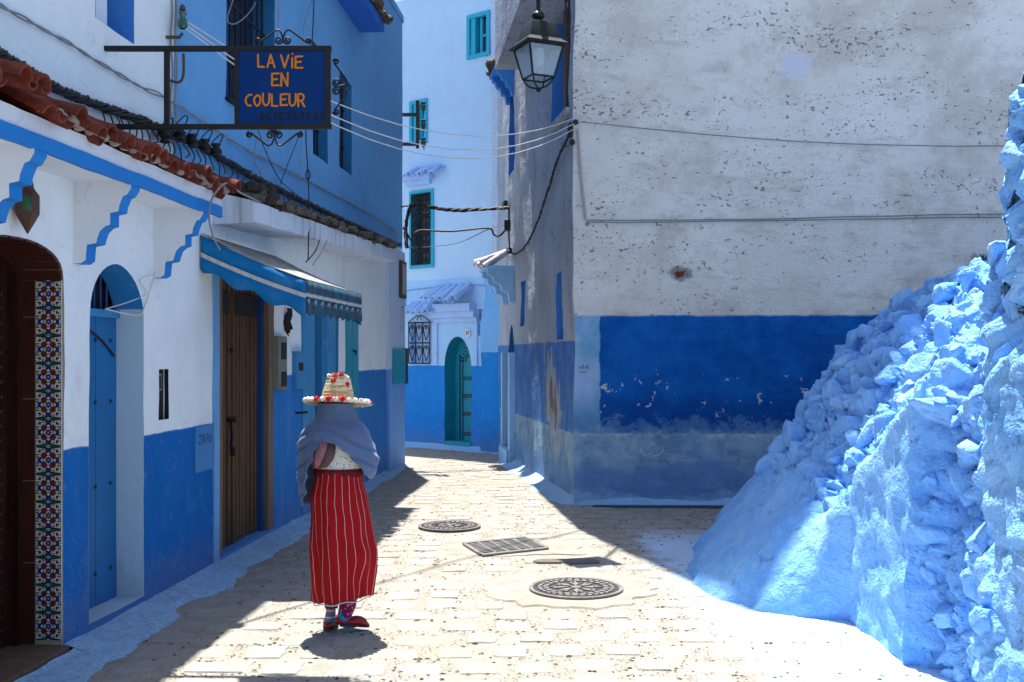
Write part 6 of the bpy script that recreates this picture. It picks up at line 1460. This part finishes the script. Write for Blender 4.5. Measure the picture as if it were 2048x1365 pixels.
m = MB(); m.tube([Vector((bx(x), y, bz(py))) for x, py, y in ((690, 1215, -.045), (688, 1230, -.045), (690, 1238, -.045), (700, 1242, -.03), (712, 1245, -.01))], [.034, .037, .037, .033, .024], 14); pbuild(m, 'sock', M_sockb)
M_slip = simple('red_leather_slipper', (.27, .010, .016), .5, .15, 25, spec=.4); M_sole = simple('slipper_sole', (.06, .015, .015), .8, .2, 30)
def slipper(heel, toe, wd, lift):
    h = Vector(heel); t = Vector(toe); ax = (t - h); Ls = ax.length; ax.normalize(); sd = Vector((ax.y, -ax.x, 0)).normalized(); up = sd.cross(ax)
    if up.z < 0: up = -up
    m = MB(); n = 20; st_ = 14
    for j in range(st_ + 1):
        s = j / st_; wv = wd * (math.sin(math.pi * min(1, max(0, s * .93 + .05))) ** .45) * (.86 + .2 * math.sin(s * 3.0)) * .5; hh = .038 + (.022 * math.sin(math.pi * min(1, (s - .35) / .6)) if s > .35 else 0) - .02 * max(0, s - .85) / .15
        c = h + ax * (Ls * s)
        for k in range(n):
            a = 2 * math.pi * k / n; q = c + sd * (wv * math.cos(a)) + up * (hh * .5 + hh * .5 * math.sin(a)); m.v.append(q)
    for j in range(st_):
        for k in range(n): m.f.append([j * n + k, j * n + (k + 1) % n, (j + 1) * n + (k + 1) % n, (j + 1) * n + k]); m.m.append(0)
    m.f.append(list(range(n))); m.m.append(0); m.f.append([st_ * n + k for k in range(n)]); m.m.append(0)
    o = pbuild(m, 'slipper', M_slip)
    m = MB(); ring = []
    for j in range(24):
        a = 2 * math.pi * j / 24; s = .5 + .5 * math.cos(a); wv = wd * .5 * abs(math.sin(a)) ** .8 * (1.02 if math.sin(a) > 0 else -1.02); ring.append(h + ax * (Ls * (.5 - .515 * math.cos(a))) + sd * wv - up * .002)
    m.extrude(ring, up * .012); pbuild(m, 'slipper_sole', M_sole)
slipper((bx(657), -.015, .012), (bx(655), .215, .010), .088, 0)
slipper((bx(674), -.075, .062), (bx(736), .03, .016), .085, 0)
# straw hat with pompoms
hr = Matrix.Rotation(R(-8), 3, 'X') @ Matrix.Rotation(R(1.5), 3, 'Y'); hc = Vector((bx(674), .02, bz(806)))
m = MB(); pr = [(.205, .004), (.19, -.002), (.15, .0), (.112, .004), (.104, .010), (.100, .03), (.092, .065), (.083, .10), (.072, .14), (.064, .165), (.058, .176), (.035, .182), (.002, .184)]
dense = []
for (r0, z0), (r1, z1) in zip(pr, pr[1:]):
    for k in range(6): t = k / 6; dense.append((r0 + (r1 - r0) * t, z0 + (z1 - z0) * t))
dense = [(r + .0016 * math.sin(i * 1.9), z + .0016 * math.cos(i * 1.9)) for i, (r, z) in enumerate(dense)] + [pr[-1]]
m.lathe(dense, (0, 0, 0), 64)
m.v = [hc + hr @ (q * (1 + .02 * noise.noise(q * 9))) for q in m.v]
hm = NT('straw'); hx, hy, hz = hm.xyz(); wvv = hm.math('FRACT', hm.math('MULTIPLY', hz, 62.0)); n_ = hm.noise(160, 3, .7); chh = hm.mix(hm.ss(n_, .35, .65), (.30, .19, .085), (.62, .50, .30)); band_ = hm.ss(hm.noise(1, 2, .5, hm.scale(hm.pos, (3, 3, 58))), .55, .62); chh = hm.mix(hm.math('MULTIPLY', band_, .75), chh, (.72, .66, .48)); hm.bump(hm.math('ADD', n_, hm.math('MULTIPLY', wvv, .4)), .7, .006); M_straw = hm.fin(chh, .8, .2)
hat = pbuild(m, 'straw_hat', M_straw, ang=70, solid=.004)
M_pred = simple('red_wool', (.52, .010, .022), .95, .2, 200, bump=.8, bsc=220); M_pwhite = simple('white_wool', (.74, .72, .68), .95, .08, 200, bump=.8, bsc=220)
def pom(p, r, mat):
    m = MB(); rn = random.Random(int(p[0] * 9999 + p[2] * 777)); c = hc + hr @ Vector(p) + PO
    bm = bmesh.new(); bmesh.ops.create_icosphere(bm, subdivisions=2, radius=r)
    for v in bm.verts: v.co *= rn.uniform(.75, 1.25)
    bm.verts.ensure_lookup_table(); m.v = [c + v.co for v in bm.verts]; m.f = [[q.index for q in f.verts] for f in bm.faces]; m.m = [0] * len(m.f); bm.free(); m.build('pompom', mat, hat)
for k in range(30):
    a = 2 * math.pi * k / 30; d = math.degrees(math.atan2(math.cos(a), math.sin(a)))
    back = math.sin(a) < -.80                          # towards the camera: red ones
    pom((.200 * math.cos(a), .200 * math.sin(a), .012), .0155 if not back else .016, M_pred if (back and k % 2 == 0) or k in (0, 15) else M_pwhite)
for a in (-118, -98, -78, -60): pom((.113 * math.cos(R(a)), .113 * math.sin(R(a)), .014), .017, M_pred)
for x, y, z, mt in ((-.052, -.035, .168, M_pwhite), (-.012, -.058, .172, M_pred), (.022, -.052, .172, M_pred), (-.018, -.076, .135, M_pred), (.062, -.05, .118, M_pred), (.052, -.03, .160, M_pwhite), (.02, .05, .17, M_pwhite), (-.04, .04, .165, M_pred), (.0, .075, .13, M_pwhite)): pom((x, y, z), .0165, mt)
for o in list(bpy.data.objects):
    if o.type == 'MESH' and o.modifiers: pass
